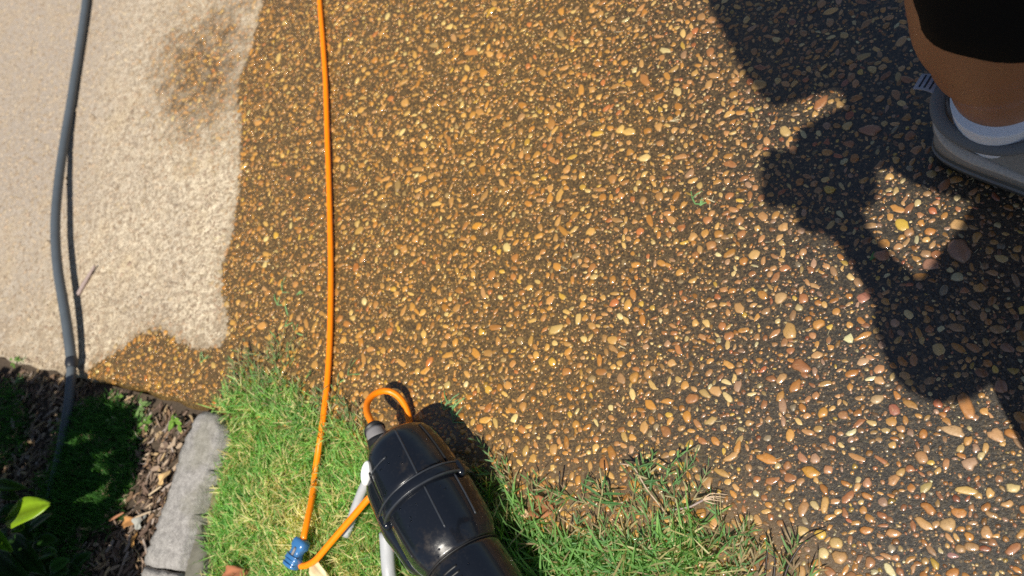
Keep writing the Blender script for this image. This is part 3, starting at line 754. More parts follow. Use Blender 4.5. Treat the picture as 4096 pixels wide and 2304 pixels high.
def dry_leaf(px, py, L, W, a, col, label, h=.012):
    c = at(px, py, h)
    o = one_leaf('dry_leaf', M['litter'], None, c - np.array([math.cos(a), math.sin(a), 0]) * L / 2, (math.cos(a), math.sin(a), .12), (.1, .1, 1), L, W, col, fold=.5, curl=.35, wave=.2, nseg=9)
    tag(o, label, 'leaf'); return o
dry_leaf(2150, 2030, .050, .030, 2.9, (.36, .15, .07), 'curled reddish brown dead leaf in the grass right of the black tool', .004)
dry_leaf(2085, 2045, .028, .012, 2.6, (.60, .42, .24), 'small tan leaf fragment touching the reddish dead leaf', .006)
dry_leaf(930, 2300, .045, .030, .3, (.40, .16, .08), 'pinkish brown dead leaf in the lawn at the bottom edge', .0)
dry_leaf(1275, 2285, .050, .022, -.7, (.78, .66, .42), 'pale cream sunlit dead leaf below the bend of the orange cord', .004)
dry_leaf(655, 1910, .030, .016, 1.1, (.62, .42, .20), 'tan dead leaf lying against the left side of the edging stone', .0)
dry_leaf(515, 2090, .032, .022, .4, (.48, .24, .09), 'orange brown dead leaf in the mulch at the shade line', .0)
dry_leaf(560, 2085, .030, .024, 1.3, (.36, .36, .33), 'grey dead leaf in the mulch between the orange leaf and the edging stone', -.004)
dry_leaf(535, 2160, .028, .009, 1.6, (.45, .24, .08), 'narrow ochre dead leaf near the foot of the edging stone', -.002)

# ------------------------------------------------------------------ twigs
def stick(name, pts, r, mat, label, cat='twig', n=7):
    return tag(tube(name, pts, r, mat, None, n, .006, wob=.15), label, cat)
stick('twig', [at(309, 1183, .004), at(340, 1130, .005), at(379, 1062, .008)], [.0045, .0050, .0036, .0024], M['twig'], 'short pinkish grey twig crossing the shadow of the grey hose')
stick('twig', [at(3060, 2304, .003), at(3070, 2200, .006), at(3085, 2130, .012)], [.0012, .0014, .0008], M['dark_twig'], 'thin straight dark twig standing up from the slab near the bottom edge')
stick('twig', [at(3130, 2360, .004), at(3150, 2270, .012), at(3215, 2170, .018), at(3305, 2118, .008)], [.0016, .0015, .0010, .0006], M['dark_twig'], 'curved dark twig arching right over the pebbles at the bottom edge')
stick('twig', [at(3090, 2350, .004), at(3100, 2260, .012), at(3095, 2205, .018)], [.0018, .0015, .0006], M['dark_twig'], 'short dark twig beside the foot of the curved twig')
stick('twig', [at(2880, 2168, .002), at(3000, 2190, .004)], [.0008, .0008], M['dark_twig'], 'fine dark twig lying behind the flat runner of grass')
stick('twig', [at(2239, 1885, .024), at(2238, 1950, .012), at(2238, 2020, -.01)], [.0012, .0011, .0012], M['dark_twig'], 'thin dark upright stalk above the curled reddish dead leaf')
stick('bark_strip', [at(438, 2082, .004), at(495, 2050, .010)], [.0022, .0028, .0015], plain("orange bark", (.36, .16, .08), .8), 'narrow orange bark strip poking into the dark bed grass', 'bark')
stick('bark_strip', [at(540, 2070, .006), at(605, 2045, .010)], [.0016, .0024, .0016], plain("pale bark", (.42, .32, .22), .8), 'pale bark strip lying across the mulch next to the edging stone', 'bark')
stick('bark_strip', [at(595, 1980, .008), at(645, 1945, .012)], [.0014, .002, .0014], plain("tan bark", (.52, .40, .26), .8), 'tan splinter of bark leaning on the edging stone', 'bark')

# dead seed head and two runners that read on their own
sh = empty('seed_head', tuple(at(2760, 2030, .002))); tag(sh, 'straw coloured dead seed head with thin fingers over the wet slab', 'seed head')
tube('stalk', [at(2690, 2040, .010), at(2750, 2030, .014), at(2775, 2020, .016), at(2812, 2000, .018)], .0013, M['twig'], sh, 6, .005)
tt = plain("straw finger", (.62, .46, .32), .7)
for (x1, y1, x2, y2) in [(2840, 1975, 2910, 1978), (2845, 1985, 2905, 1990), (2840, 1998, 2890, 2005), (2845, 2012, 2870, 2016), (2850, 1990, 2885, 1996)]:
    tube('finger', [at(2812, 2000, .018), at(x1, y1, .018), at(x2, y2, .010)], [.0007, .0006, .0004], tt, sh, 5, .006)
def runner(name, pts, leaves, label, colstem, colleaf):
    r = empty(name, tuple(pts[0])); tag(r, label, 'grass runner')
    tube('stem', pts, .0011, plain(name + " stem", colstem, .6), r, 6, .005)
    for (b, t_, w) in leaves:
        d = np.array(t_) - np.array(b); one_leaf('blade', M['grass'], r, b, d, (0, 0, 1), np.linalg.norm(d), w, colleaf, fold=.3, curl=.03, nseg=5, thick=0)
runner('grass_runner', [at(2835, 2178, .004), at(2900, 2188, .006), at(2960, 2192, .007), at(3010, 2190, .006)],
       [(at(2845, 2182, .005), at(2900, 2130, .012), .003), (at(2910, 2188, .006), at(2935, 2140, .012), .003), (at(2980, 2190, .006), at(2995, 2140, .012), .003),
        (at(2925, 2190, .006), at(2920, 2240, .004), .0026), (at(2980, 2192, .006), at(2970, 2240, .004), .0026), (at(3000, 2190, .006), at(3020, 2158, .01), .003)],
       'flat green runner with paired blades at the right end of the lawn fringe', (.25, .22, .08), (.13, .26, .09))
runner('grass_runner', [at(2480, 1855, .014), at(2530, 1865, .018), at(2560, 1910, .018), at(2590, 1960, .014), at(2630, 2010, .010), at(2700, 2100, .002)],
       [(at(2545, 1875, .018), at(2500, 1840, .02), .003), (at(2550, 1870, .018), at(2620, 1850, .02), .003), (at(2548, 1868, .018), at(2545, 1825, .02), .003), (at(2620, 1850, .02), at(2680, 1885, .018), .0028),
        (at(2570, 1930, .017), at(2640, 1920, .022), .0034), (at(2600, 1970, .014), at(2610, 1905, .022), .0034), (at(2480, 1855, .014), at(2510, 1895, .01), .002)],
       'looping straw coloured runner with green blades, highest reach of the grass onto the slab', (.46, .34, .24), (.11, .24, .09))
runner('grass_runner', [at(2390, 2090, .0), at(2400, 2010, .012), at(2410, 1960, .02), at(2398, 1870, .03)],
       [(at(2405, 1985, .016), at(2320, 1930, .03), .0034), (at(2405, 1975, .016), at(2500, 1975, .02), .0034), (at(2408, 1965, .02), at(2420, 1900, .03), .003), (at(2400, 2010, .012), at(2490, 2015, .02), .0034), (at(2395, 2030, .01), at(2335, 1990, .02), .003)],
       'upright green runner with spreading blades standing left of the looping straw runner', (.30, .26, .12), (.10, .25, .085))

# ------------------------------------------------------------------ grey hose
HR = .0105
def hp(px, py, z): return at(px, py, z)
hose = empty('garden_hose', tuple(at(260, 1400))); tag(hose, 'slate grey hose running down the dry left side of the slab into the bed', 'hose')
hpts = [hp(380, -260, HR + .002), hp(345, 0, HR + .002), hp(330, 110, HR + .002), hp(305, 270, HR + .002), hp(280, 430, HR + .003), hp(258, 560, HR + .007), hp(238, 700, .026), hp(224, 840, .034), hp(222, 960, .036), hp(232, 1080, .036),
        hp(248, 1180, .034), hp(266, 1290, .031), hp(280, 1390, .027), hp(286, 1440, .024)]
tube('hose_tube', hpts, HR, M['hose'], hose, 20, .008)
hpts2 = [hp(286, 1462, .023), hp(283, 1530, .020), hp(274, 1620, .010), hp(258, 1720, -.004), hp(238, 1830, -.006), hp(212, 1950, -.010), hp(185, 2090, -.018), hp(165, 2230, -.022), hp(150, 2450, -.024)]
tube('hose_tube', hpts2, HR * .92, M['hose'], hose, 20, .008)
tube('coupling', [hp(285, 1432, .0245), hp(286, 1448, .0238), hp(286, 1470, .0228)], [HR * 1.02, HR * 1.22, HR * 1.22, HR * 1.02], M['hose_dark'], hose, 20, .003)

# ------------------------------------------------------------------ orange cords
CRD = .0052
ext = empty('extension_cord', tuple(at(1300, 1000))); tag(ext, 'bright orange extension cord running straight down the slab to a blue socket in the grass', 'cord')
z = CRD + .0025
tube('cord', [at(1262, -260, z), at(1278, 0, z), at(1290, 150, z), at(1302, 330, z), at(1308, 520, z), at(1315, 720, z), at(1320, 900, z), at(1323, 1080, z), at(1322, 1240, z), at(1318, 1390, z), at(1308, 1540, z), at(1292, 1680, z + .001),
              at(1276, 1790, .003), at(1262, 1880, -.012), at(1255, 1950, -.010), at(1243, 2020, .001), at(1228, 2090, .011), at(1212, 2165, .014)], CRD, M['orange'], ext, 14, .008)
# moulded blue socket: waisted body with finger grips and a slot
def socket_block(a, b, parent):
    a, b = np.array(a), np.array(b); ax = b - a; L = np.linalg.norm(ax); ax /= L; s = np.cross([0, 0, 1.0], ax); s /= np.linalg.norm(s); u = np.cross(ax, s)
    prof = [(0, .35), (.03, .80), (.12, .95), (.28, .97), (.38, .72), (.50, .68), (.60, .86), (.72, 1.0), (.80, .80), (.90, .95), (.97, .90), (1.0, .60)]
    n = 24; V = []; ang = np.arange(n) * 2 * math.pi / n
    sup = lambda c: np.sign(c) * np.abs(c) ** .6
    for t, r in prof: V.append(a + ax * L * t + np.outer(sup(np.cos(ang)) * .0145 * r, s) + np.outer(sup(np.sin(ang)) * .0110 * (r * .6 + .4), u))
    V = np.concatenate(V); m = len(prof); Q = []
    for i in range(m - 1):
        j = i * n + np.arange(n); k = i * n + (np.arange(n) + 1) % n; Q.append(np.stack([j, k, k + n, j + n], 1))
    c0 = len(V); V = np.vstack([V, a, b]); i = np.arange(n); j = (i + 1) % n
    T = np.vstack([np.stack([j, i, np.full(n, c0)], 1), np.stack([i + (m - 1) * n, j + (m - 1) * n, np.full(n, c0 + 1)], 1)])
    o = mesh_np('socket', V, [np.concatenate(Q), T], M['blue'], parent)
    g1 = a + ax * L * .42 + u * .0105; tube('slot', [g1 - ax * .006 + s * .002, g1 + ax * .006 + s * .002], .0022, M['grey_plastic'], o, 8, .004)
    for t in (.60, .74, .88):
        q = a + ax * L * t; tube('grip_ridge', [q - s * .0125 + u * .0070, q - s * .007 + u * .0105, q + u * .0115, q + s * .007 + u * .0105, q + s * .0125 + u * .0070], .0014, M['blue'], o, 6, .003)
    return o
socket_block(at(1214, 2155, .014), at(1160, 2268, .012), ext)
loop = empty('extension_cord', tuple(at(1330, 2180))); tag(loop, 'orange cord looping from the blue socket into the back of the black tool', 'cord')
tube('cord', [at(1185, 2262, .006), at(1196, 2262, .004), at(1222, 2262, .006), at(1262, 2240, .012), at(1310, 2185, .020), at(1370, 2115, .026), at(1430, 2045, .034), at(1478, 1990, .040), at(1530, 1940, .036), at(1600, 1860, .02),
              at(1640, 1770, .010), at(1640, 1710, .010), at(1632, 1655, .014), at(1610, 1605, .020), at(1575, 1572, .028), at(1535, 1563, .036), at(1495, 1578, .046), at(1470, 1610, .056), at(1468, 1648, .066), at(1487, 1690, .076), at(1500, 1712, .082)], CRD, M['orange'], loop, 14, .006)

# ------------------------------------------------------------------ the black power tool
tool = empty('power_tool', tuple(at(1720, 2000, -.02))); tag(tool, 'glossy black electric garden tool lying on the grass with a flanged motor housing', 'power tool')
A0 = at(1588, 1768, .075); A1 = at(1945, 2400, .064); AX = A1 - A0; TL = np.linalg.norm(AX); AX /= TL
SX = np.cross(AX, [0, 0, 1.0]); SX /= np.linalg.norm(SX); SY = np.cross(SX, AX)          # side (to the right), up
if SX[0] < 0: SX = -SX
if SY[2] < 0: SY = -SY
def surf(t, r, th, off=0.0): return A0 + AX * (TL * t) + SX * ((r + off) * math.cos(th)) + SY * ((r + off) * math.sin(th))
PROF = [(-.035, .004), (-.03, .022), (-.012, .040), (.02, .050), (.07, .0555), (.14, .059), (.22, .0615), (.30, .0630), (.36, .0635)]
PROF2 = [(.40, .0655), (.46, .0655), (.54, .0650), (.62, .0640), (.66, .0630), (.69, .0612), (.72, .0585), (.75, .0554), (.77, .0540)]
PROF3 = [(.773, .0545), (.80, .0555), (.86, .0568), (.92, .0575), (1.05, .0580), (1.3, .052), (1.6, .044)]
def rad(t): pr = PROF + PROF2 + PROF3; return np.interp(t, [p[0] for p in pr], [p[1] for p in pr])
def lathe(name, prof, mat, parent, n=56, wob=None):
    V = []; ang = np.arange(n) * 2 * math.pi / n
    for t, r in prof:
        rr = r if wob is None else r * wob(ang, t)
        V.append(A0 + AX * (TL * t) + np.outer(np.cos(ang) * rr, SX) + np.outer(np.sin(ang) * rr, SY))
    V = np.concatenate(V); m = len(prof); Q = []
    for i in range(m - 1):
        j = i * n + np.arange(n); k = i * n + (np.arange(n) + 1) % n; Q.append(np.stack([j, k, k + n, j + n], 1))
    c0 = len(V); V = np.vstack([V, V[:n].mean(0), V[-n:].mean(0)]); i = np.arange(n); j = (i + 1) % n
    T = np.vstack([np.stack([j, i, np.full(n, c0)], 1), np.stack([i + (m - 1) * n, j + (m - 1) * n, np.full(n, c0 + 1)], 1)])
    o = mesh_np(name, V, [np.concatenate(Q), T], mat, parent)
    bb = bmesh.new(); bb.from_mesh(o.data); bmesh.ops.recalc_face_normals(bb, faces=bb.faces); bb.to_mesh(o.data); bb.free()
    return o
def facets(ang, t): return 1 + .012 * np.cos(6 * ang + .4) + .005 * np.cos(12 * ang)
lathe('rear_housing', PROF, M['black'], tool, wob=facets)
lathe('front_housing', [(.36, .058)] + PROF2, M['black'], tool, wob=facets)
lathe('barrel', PROF3, M['black'], tool)
lathe('flange', [(.345, .0630), (.350, .0690), (.358, .0705), (.405, .0700), (.413, .0685), (.417, .0620)], M['black'], tool)
lathe('flange_rim', [(.349, .0690), (.351, .0716), (.357, .0718), (.360, .0700)], M['black_edge'], tool)
lathe('flange_rim', [(.402, .0695), (.405, .0712), (.410, .0710), (.413, .0688)], M['black_edge'], tool)
lathe('seam_ring', [(.766, .0540), (.769, .0553), (.773, .0553), (.776, .0540)], M['black_matt'], tool)
def rib(t0, t1, th0, th1, r=.0022, mat='black_edge', off=.0002):
    ts = np.linspace(t0, t1, 18); tube('rib', [surf(t, rad(t), th0 + (th1 - th0) * (t - t0) / (t1 - t0), off) for t in ts], r, M[mat], tool, 8, raw=True)
rib(.03, .345, 1.05, 1.12, .0017); rib(.42, .66, 1.12, 1.16, .0016)
rib(.05, .345, 2.35, 2.30, .0014, 'black_matt'); rib(.42, .66, 2.2, 2.2, .0014, 'black_matt')
rib(.05, .34, .35, .35, .0016, 'black_matt'); rib(.42, .66, .40, .42, .0014)
ts = np.linspace(1.55, 2.25, 12); tube('rib', [surf(.15, rad(.15), th, .0005) for th in ts], .0012, M['black_edge'], tool, 8, raw=True)
# bulging side shroud to the left, with its trim line and foot
bs = capsules([(surf(.20, .036, math.pi - .05), surf(.42, .044, math.pi + .05), .040, .040), (surf(.42, .044, math.pi + .05), surf(.60, .048, math.pi + .05), .040, .030)])
fuse(bm_obj('side_shroud', bs, M['black'], tool), .004, 6)
tube('trim_line', [surf(.26, .0790, math.pi - .04), surf(.34, .0835, math.pi - .02), surf(.42, .0850, math.pi + .02), surf(.48, .0838, math.pi + .04)], .0016, M['red'], tool, 8, .005)
# lugs where the flange screws sit
for th in (2.55, .18):
    bm = capsules([(surf(.36, .066, th), surf(.41, .066, th), .008, .008)], 2); fuse(bm_obj('screw_lug', bm, M['black'], tool), .002, 3)
    tube('screw', [surf(.409, .068, th), surf(.418, .068, th)], .0035, M['black_edge'], tool, 10, .004)
# beads of rinse water
def drop_mat():
    t = NT("water bead"); return t.set(Base_Color=(1.0, 1.0, 1.0), Roughness=.02, IOR=1.33, Transmission_Weight=1.0)
bm = bmesh.new()
for k in range(60):
    t_ = random.uniform(.02, .98); th = random.uniform(.5, 2.8); p = surf(t_, rad(t_), th, -.0001); rr_ = random.choice((.0007, .0009, .0012, .0016))
    bmesh.ops.create_icosphere(bm, subdivisions=2, radius=rr_, matrix=Matrix.Translation(p))
tag(bm_obj('water_droplets', bm, drop_mat(), tool), kind='stuff')
# vent slots on the front housing
for k in range(3):
    t = .84 + .03 * k; ts = np.linspace(1.35, 1.75, 8)
    tube('vent_slot', [surf(t, rad(t), th, -.0008) for th in ts], .0022, M['black_matt'], tool, 6, raw=True)
# cord grip at the back
n0 = at(1530, 1800, .085); n1 = at(1512, 1752, .088); n2 = at(1500, 1722, .087); n3 = at(1491, 1704, .084)
tube('cord_grip', [n0, (n0 + n1) / 2, n1], [.0185, .0175, .0165], M['black_matt'], tool, 20, .006)
tube('cord_grip_sleeve', [n1 * .9 + n0 * .1, n1, n2], [.0155, .0152, .0142], M['grey_plastic'], tool, 20, .004)
tube('cord_grip_nose', [n2, (n2 + n3) / 2, n3], [.0160, .0155, .0130, .0075], M['black_matt'], tool, 20, .003)
# white oval pad, pale support tubes
bm = bmesh.new(); bmesh.ops.create_icosphere(bm, subdivisions=3, radius=1)
c = at(1466, 1893, .112); c2 = at(1470, 1940, .090) - at(1479, 1848, .106); c2 /= np.linalg.norm(c2)
nx = np.cross(c2, [0, 0, 1.0]); nx /= np.linalg.norm(nx); nz = np.cross(nx, c2)
Mx = Matrix(((nx[0] * .0080, c2[0] * .019, nz[0] * .008, c[0]), (nx[1] * .0080, c2[1] * .019, nz[1] * .008, c[1]), (nx[2] * .0080, c2[2] * .019, nz[2] * .008, c[2]), (0, 0, 0, 1)))
bmesh.ops.transform(bm, matrix=Mx, verts=bm.verts); bm_obj('white_button', bm, M['white'], tool)
tube('support_tube', [at(1500, 1880, .045), at(1462, 1935, .035), at(1430, 2010, .012), at(1405, 2080, .002), at(1382, 2140, -.008)], .0072, M['grey_tube'], tool, 14, .006)
tube('support_tube', [at(1545, 2130, .040), at(1549, 2190, .030), at(1553, 2260, .016), at(1560, 2330, .008), at(1566, 2460, -.004)], .0105, M['grey_tube'], tool, 16, .006)
for k in range(7):
    q0 = at(1425 - 5.0 * k, 2028 + 14 * k, .008 - .002 * k); q1 = at(1425 - 5.0 * k - 1.6, 2028 + 14 * k + 4.5, .008 - .002 * k)
    tube('tube_ridge', [q0, q1], .0080, M['grey_tube'], tool, 12, .002)

# ------------------------------------------------------------------ the photographer
per = empty('person', (.22, .3, 0)); tag(per, 'person in black knee length trousers with a bare calf, low white sock and grey shoe', 'person')
HEAD = np.array([.115, .14, 1.335])
TOE = np.array([.80, -.60, 0]); BACK = -TOE
def leg(ax_, ay_, kx, ky, hx, hy, toe):
    pts = []
    for h, r, bk in [(.05, .040, .0), (.085, .0445, .0), (.12, .0475, .002), (.16, .054, .006), (.20, .068, .012), (.245, .0805, .016), (.29, .0845, .016), (.34, .080, .010), (.39, .068, .004), (.45, .062, 0)]:
        f = (h - .05) / .40; x = ax_ + (kx - ax_) * f; y = ay_ + (ky - ay_) * f
        pts.append((x - toe[0] * bk, y - toe[1] * bk, h, r))
    pts += [(kx + (hx - kx) * .5, ky + (hy - ky) * .5, .63, .070), (hx, hy, .80, .082)]
    foot = [(ax_ - toe[0] * .028, ay_ - toe[1] * .028, .040, .032), (ax_ + toe[0] * .05, ay_ + toe[1] * .05, .045, .034), (ax_ + toe[0] * .13, ay_ + toe[1] * .13, .034, .028), (ax_ + toe[0] * .18, ay_ + toe[1] * .18, .028, .022)]
    return chain(pts) + chain(foot)
legA = (.135, .548, .158, .585, .31, .28); toeA = TOE
legB = (.19, .02, .22, .07, .36, .03); toeB = np.array([.2, -.98, 0])
segs = leg(*legA, toeA) + leg(*legB, toeB)
segs += chain([(.32, .19, .84, .125), (.250, .122, .93, .108), (.22, .118, 1.02, .104), (.215, .14, 1.12, .095), (.185, .13, 1.20, .055), (.155, .137, 1.26, .052)])
SR = np.array([.355, -.085, 1.12]); ER = np.array([.135, -.160, .870]); HRt = None
SL = np.array([.16, .29, 1.165]); EL = np.array([.130, .10, .920]); HLt = None
def cl(x, y, z_): return np.array([0, 0, CAM_H]) + CR @ np.array([x, y, z_])
PR, PL = cl(.078, -.050, .030), cl(.085, .086, .028)
HRt = PR + (ER - PR) / np.linalg.norm(ER - PR) * .06; HLt = PL + (EL - PL) / np.linalg.norm(EL - PL) * .05
segs += chain([(.22, .13, 1.11, .09), (*SR, .062)]) + chain([(.215, .14, 1.11, .09), (*SL, .062)])
for S_, E_, H_ in ((SR, ER, HRt), (SL, EL, HLt)):
    mid = (S_ + E_) / 2; fm = (E_ * .65 + H_ * .35)
    segs += chain([(*S_, .055), (*mid, .046), (*E_, .038), (*fm, .039), (*(E_ * .15 + H_ * .85), .026), (*H_, .026)])
# head: skull, jaw, nose, ears, chin
FD = np.array([-.80, -.35, -.55]); FD /= np.linalg.norm(FD)              # looking down at the phone
FS = np.cross([0, 0, 1.0], FD); FS /= np.linalg.norm(FS); FU = np.cross(FD, FS)
def hd(f, s, u): return tuple(HEAD + FD * f + FS * s + FU * u)
segs += [(hd(-.015, 0, .03), hd(.02, 0, .03), .082, .075), (hd(.03, 0, -.02), hd(.045, 0, -.075), .060, .038), (hd(.085, 0, .005), hd(.108, 0, -.022), .009, .013),
         (hd(.075, -.025, .028), hd(.075, .025, .028), .016, .016), (hd(-.01, .076, .0), hd(-.02, .082, .025), .012, .014), (hd(-.01, -.076, .0), hd(-.02, -.082, .025), .012, .014),
         (hd(.083, -.018, -.052), hd(.083, .018, -.052), .008, .008)]
# hands: palm and five bent fingers closing on the phone's edges
def cl(x, y, z_): return np.array([0, 0, CAM_H]) + CR @ np.array([x, y, z_])
def hand(root, palm, side):
    s = [(tuple(root), tuple(palm), .024, .023), (tuple(palm + cl(.014, 0, 0) - cl(0, 0, 0)), tuple(palm - (cl(.018, 0, 0) - cl(0, 0, 0))), .019, .017)]
    for k, (fx, ln) in enumerate(((.030, .9), (.048, 1.0), (.066, .96), (.083, .78))):
        y0 = -.052 if side < 0 else .078; y1 = -.026 if side < 0 else .052
        a = cl(fx + .012, y0 + side * .004, .018); b = cl(fx + .006, y1 + side * .022, -.004); c_ = cl(fx + .004, y1 + side * .004 * ln, -.0085)
        s += chain([(*(palm * .3 + a * .7), .0100), (*a, .0090), (*b, .0082), (*c_, .0072)])
    a = cl(.10, (-.045 if side < 0 else .068), .030); b = cl(.070, (-.022 if side < 0 else .046), .026)
    s += chain([(*palm, .014), (*a, .0110), (*b, .0090)])
    return s
segs += hand(HRt, PR, -1) + hand(HLt, PL, 1)
fuse(bm_obj('body', capsules(segs, 3), M['skin'], per), .0055, 5)
for sg in (-1, 1):
    bm = bmesh.new(); bmesh.ops.create_uvsphere(bm, u_segments=16, v_segments=10, radius=.0115, matrix=Matrix.Translation(hd(.078, sg * .032, .008))); e = bm_obj('eye', bm, M['eye'], per)
    bm = bmesh.new(); bmesh.ops.create_uvsphere(bm, u_segments=12, v_segments=8, radius=.006, matrix=Matrix.Translation(hd(.0845, sg * .032, .007))); bm_obj('iris', bm, M['iris'], e)
# hair under an added, unseen hat; its brim is shaped to cast the head shadow
fuse(bm_obj('hair', capsules([(hd(-.035, 0, .0), hd(-.045, 0, -.06), .078, .062), (hd(-.03, .0, .015), hd(-.01, 0, .02), .080, .078), (hd(-.05, .035, -.05), hd(-.055, .04, -.11), .045, .03), (hd(-.05, -.035, -.05), hd(-.055, -.04, -.11), .045, .03)]), plain("dark brown hair", (.03, .018, .012), .6, .4, 200, .6), per), .006, 3)
K = np.array([SUN[0] / -SUN[2], SUN[1] / -SUN[2]])
brim_s = gpx([(3092, 434), (3240, 395), (3400, 338), (3560, 250)]).tolist() + gpx([(3560, -150), (3350, -260), (3050, -260), (2760, -140), (2828, 0), (2900, 150), (2990, 320)]).tolist()
hz = 1.385; bp = np.array([[x - K[0] * (hz + dz), y - K[1] * (hz + dz), hz + dz] for (x, y), dz in zip(brim_s, [-.03, -.02, -.01, 0, .01, .02, .01, 0, -.01, -.02, -.03])])
ctr = np.array([HEAD[0] + .0, HEAD[1] + .01, 1.40]); bp_c = catmull(list(bp) + [bp[0]], .02)[:-1]
# keep the drawn corner crisp: blend from polygon, build rings from crown to brim edge
rings = [(.36, .115), (.47, .10), (.52, .055), (.55, .012), (.58, .0), (.80, -.004), (1.0, 0.0)]
V = []; n = len(bp_c); angs = np.arctan2(bp_c[:, 1] - ctr[1], bp_c[:, 0] - ctr[0])
circ = np.column_stack([ctr[0] + np.cos(angs) * .098, ctr[1] + np.sin(angs) * .098, np.full(n, 1.395)])
for f, dz in rings:
    if f <= .58: q = ctr + (circ - ctr) * (f / .58); q[:, 2] = 1.395 + dz
    else: g_ = (f - .58) / .42; q = circ * (1 - g_) + bp_c * g_; q[:, 2] += dz
    V.append(q)
V = np.concatenate(V); Q = []
for i in range(len(rings) - 1):
    j = i * n + np.arange(n); k = i * n + (np.arange(n) + 1) % n; Q.append(np.stack([j, k, k + n, j + n], 1))
c0 = len(V); V = np.vstack([V, [ctr[0], ctr[1], 1.512]]); i = np.arange(n)
shadow_hat = mesh_np('hat', V, [np.concatenate(Q), np.stack([i, np.full(n, c0), (i + 1) % n], 1)], M['straw'], per)
sm = shadow_hat.modifiers.new("thickness", 'SOLIDIFY'); sm.thickness = .003
# shirt with short sleeves, trousers cut below the knee
ss = chain([(.33, .195, .80, .135), (.265, .130, .89, .128), (.235, .115, .95, .124), (.222, .114, 1.02, .120), (.22, .15, 1.08, .118), (.205, .14, 1.13, .100), (.190, .132, 1.185, .068)])
ss += chain([(.22, .13, 1.10, .10), (*SR, .074), (*(SR * .45 + ER * .55), .057), (*ER, .062), (*(ER * .75 + HRt * .25), .054)]) + chain([(.215, .14, 1.10, .10), (*SL, .074), (*(SL * .45 + EL * .55), .064)])
fuse(bm_obj('shirt', capsules(ss, 3), M['shirt'], per), .009, 4)
def trouser(lg, hem):
    ax_, ay_, kx, ky, hx, hy = lg; f = (hem - .05) / .40; bk = .012
    x = ax_ + (kx - ax_) * f; y = ay_ + (ky - ay_) * f
    bm = bmesh.new(); levels = [(x + TOE[0] * -.002, y - TOE[1] * .002 - .004, hem, .0895), (kx, ky, .45, .094), (kx + (hx - kx) * .5, ky + (hy - ky) * .5, .63, .108), (hx, hy, .80, .120)]
    return levels
tv, tf, to = [], [], 0
for lg, hem in ((legA, .290), (legB, .31)):
    path = catmull([l[:3] for l in trouser(lg, hem)[:4]], .02)
    rr = np.interp(path[:, 2], [l[2] for l in trouser(lg, hem)], [l[3] for l in trouser(lg, hem)])
    n = 48; ang = np.arange(n) * 2 * math.pi / n; VV_ = []
    for (p, r) in zip(path, rr):
        fold = 1 + .012 * np.sin(ang * 5 + p[2] * 30) + .008 * np.sin(ang * 9 - p[2] * 22)
        zz = p[2] + (.003 * np.sin(ang * 3 + 1) - .010 * np.cos(ang) if p[2] < .33 else 0)
        VV_.append(np.column_stack([p[0] + np.cos(ang) * r * fold, p[1] + np.sin(ang) * r * fold, np.full(n, 1.0) * zz]))
    VV_.insert(0, np.column_stack([path[0][0] + np.cos(ang) * rr[0] * .955, path[0][1] + np.sin(ang) * rr[0] * .955, path[0][2] + .004 + 0 * ang]))
    m = len(VV_); VV_ = np.concatenate(VV_); Q = []
    for i in range(m - 1):
        j = i * n + np.arange(n); k = i * n + (np.arange(n) + 1) % n; Q.append(np.stack([j, k, k + n, j + n], 1) + to)
    tv.append(VV_); tf.append(np.concatenate(Q)); to += len(VV_)
trs = mesh_np('trousers', np.concatenate(tv), [np.concatenate(tf)], M['shorts'], per)
fuse(bm_obj('waistband', capsules(chain([(.33, .19, .80, .132), (.32, .19, .86, .130)]) + chain([(legA[4], legA[5], .76, .118), (.33, .19, .83, .128)]) + chain([(legB[4], legB[5], .76, .118), (.33, .19, .83, .128)]), 3), M['shorts'], per), .010, 3)

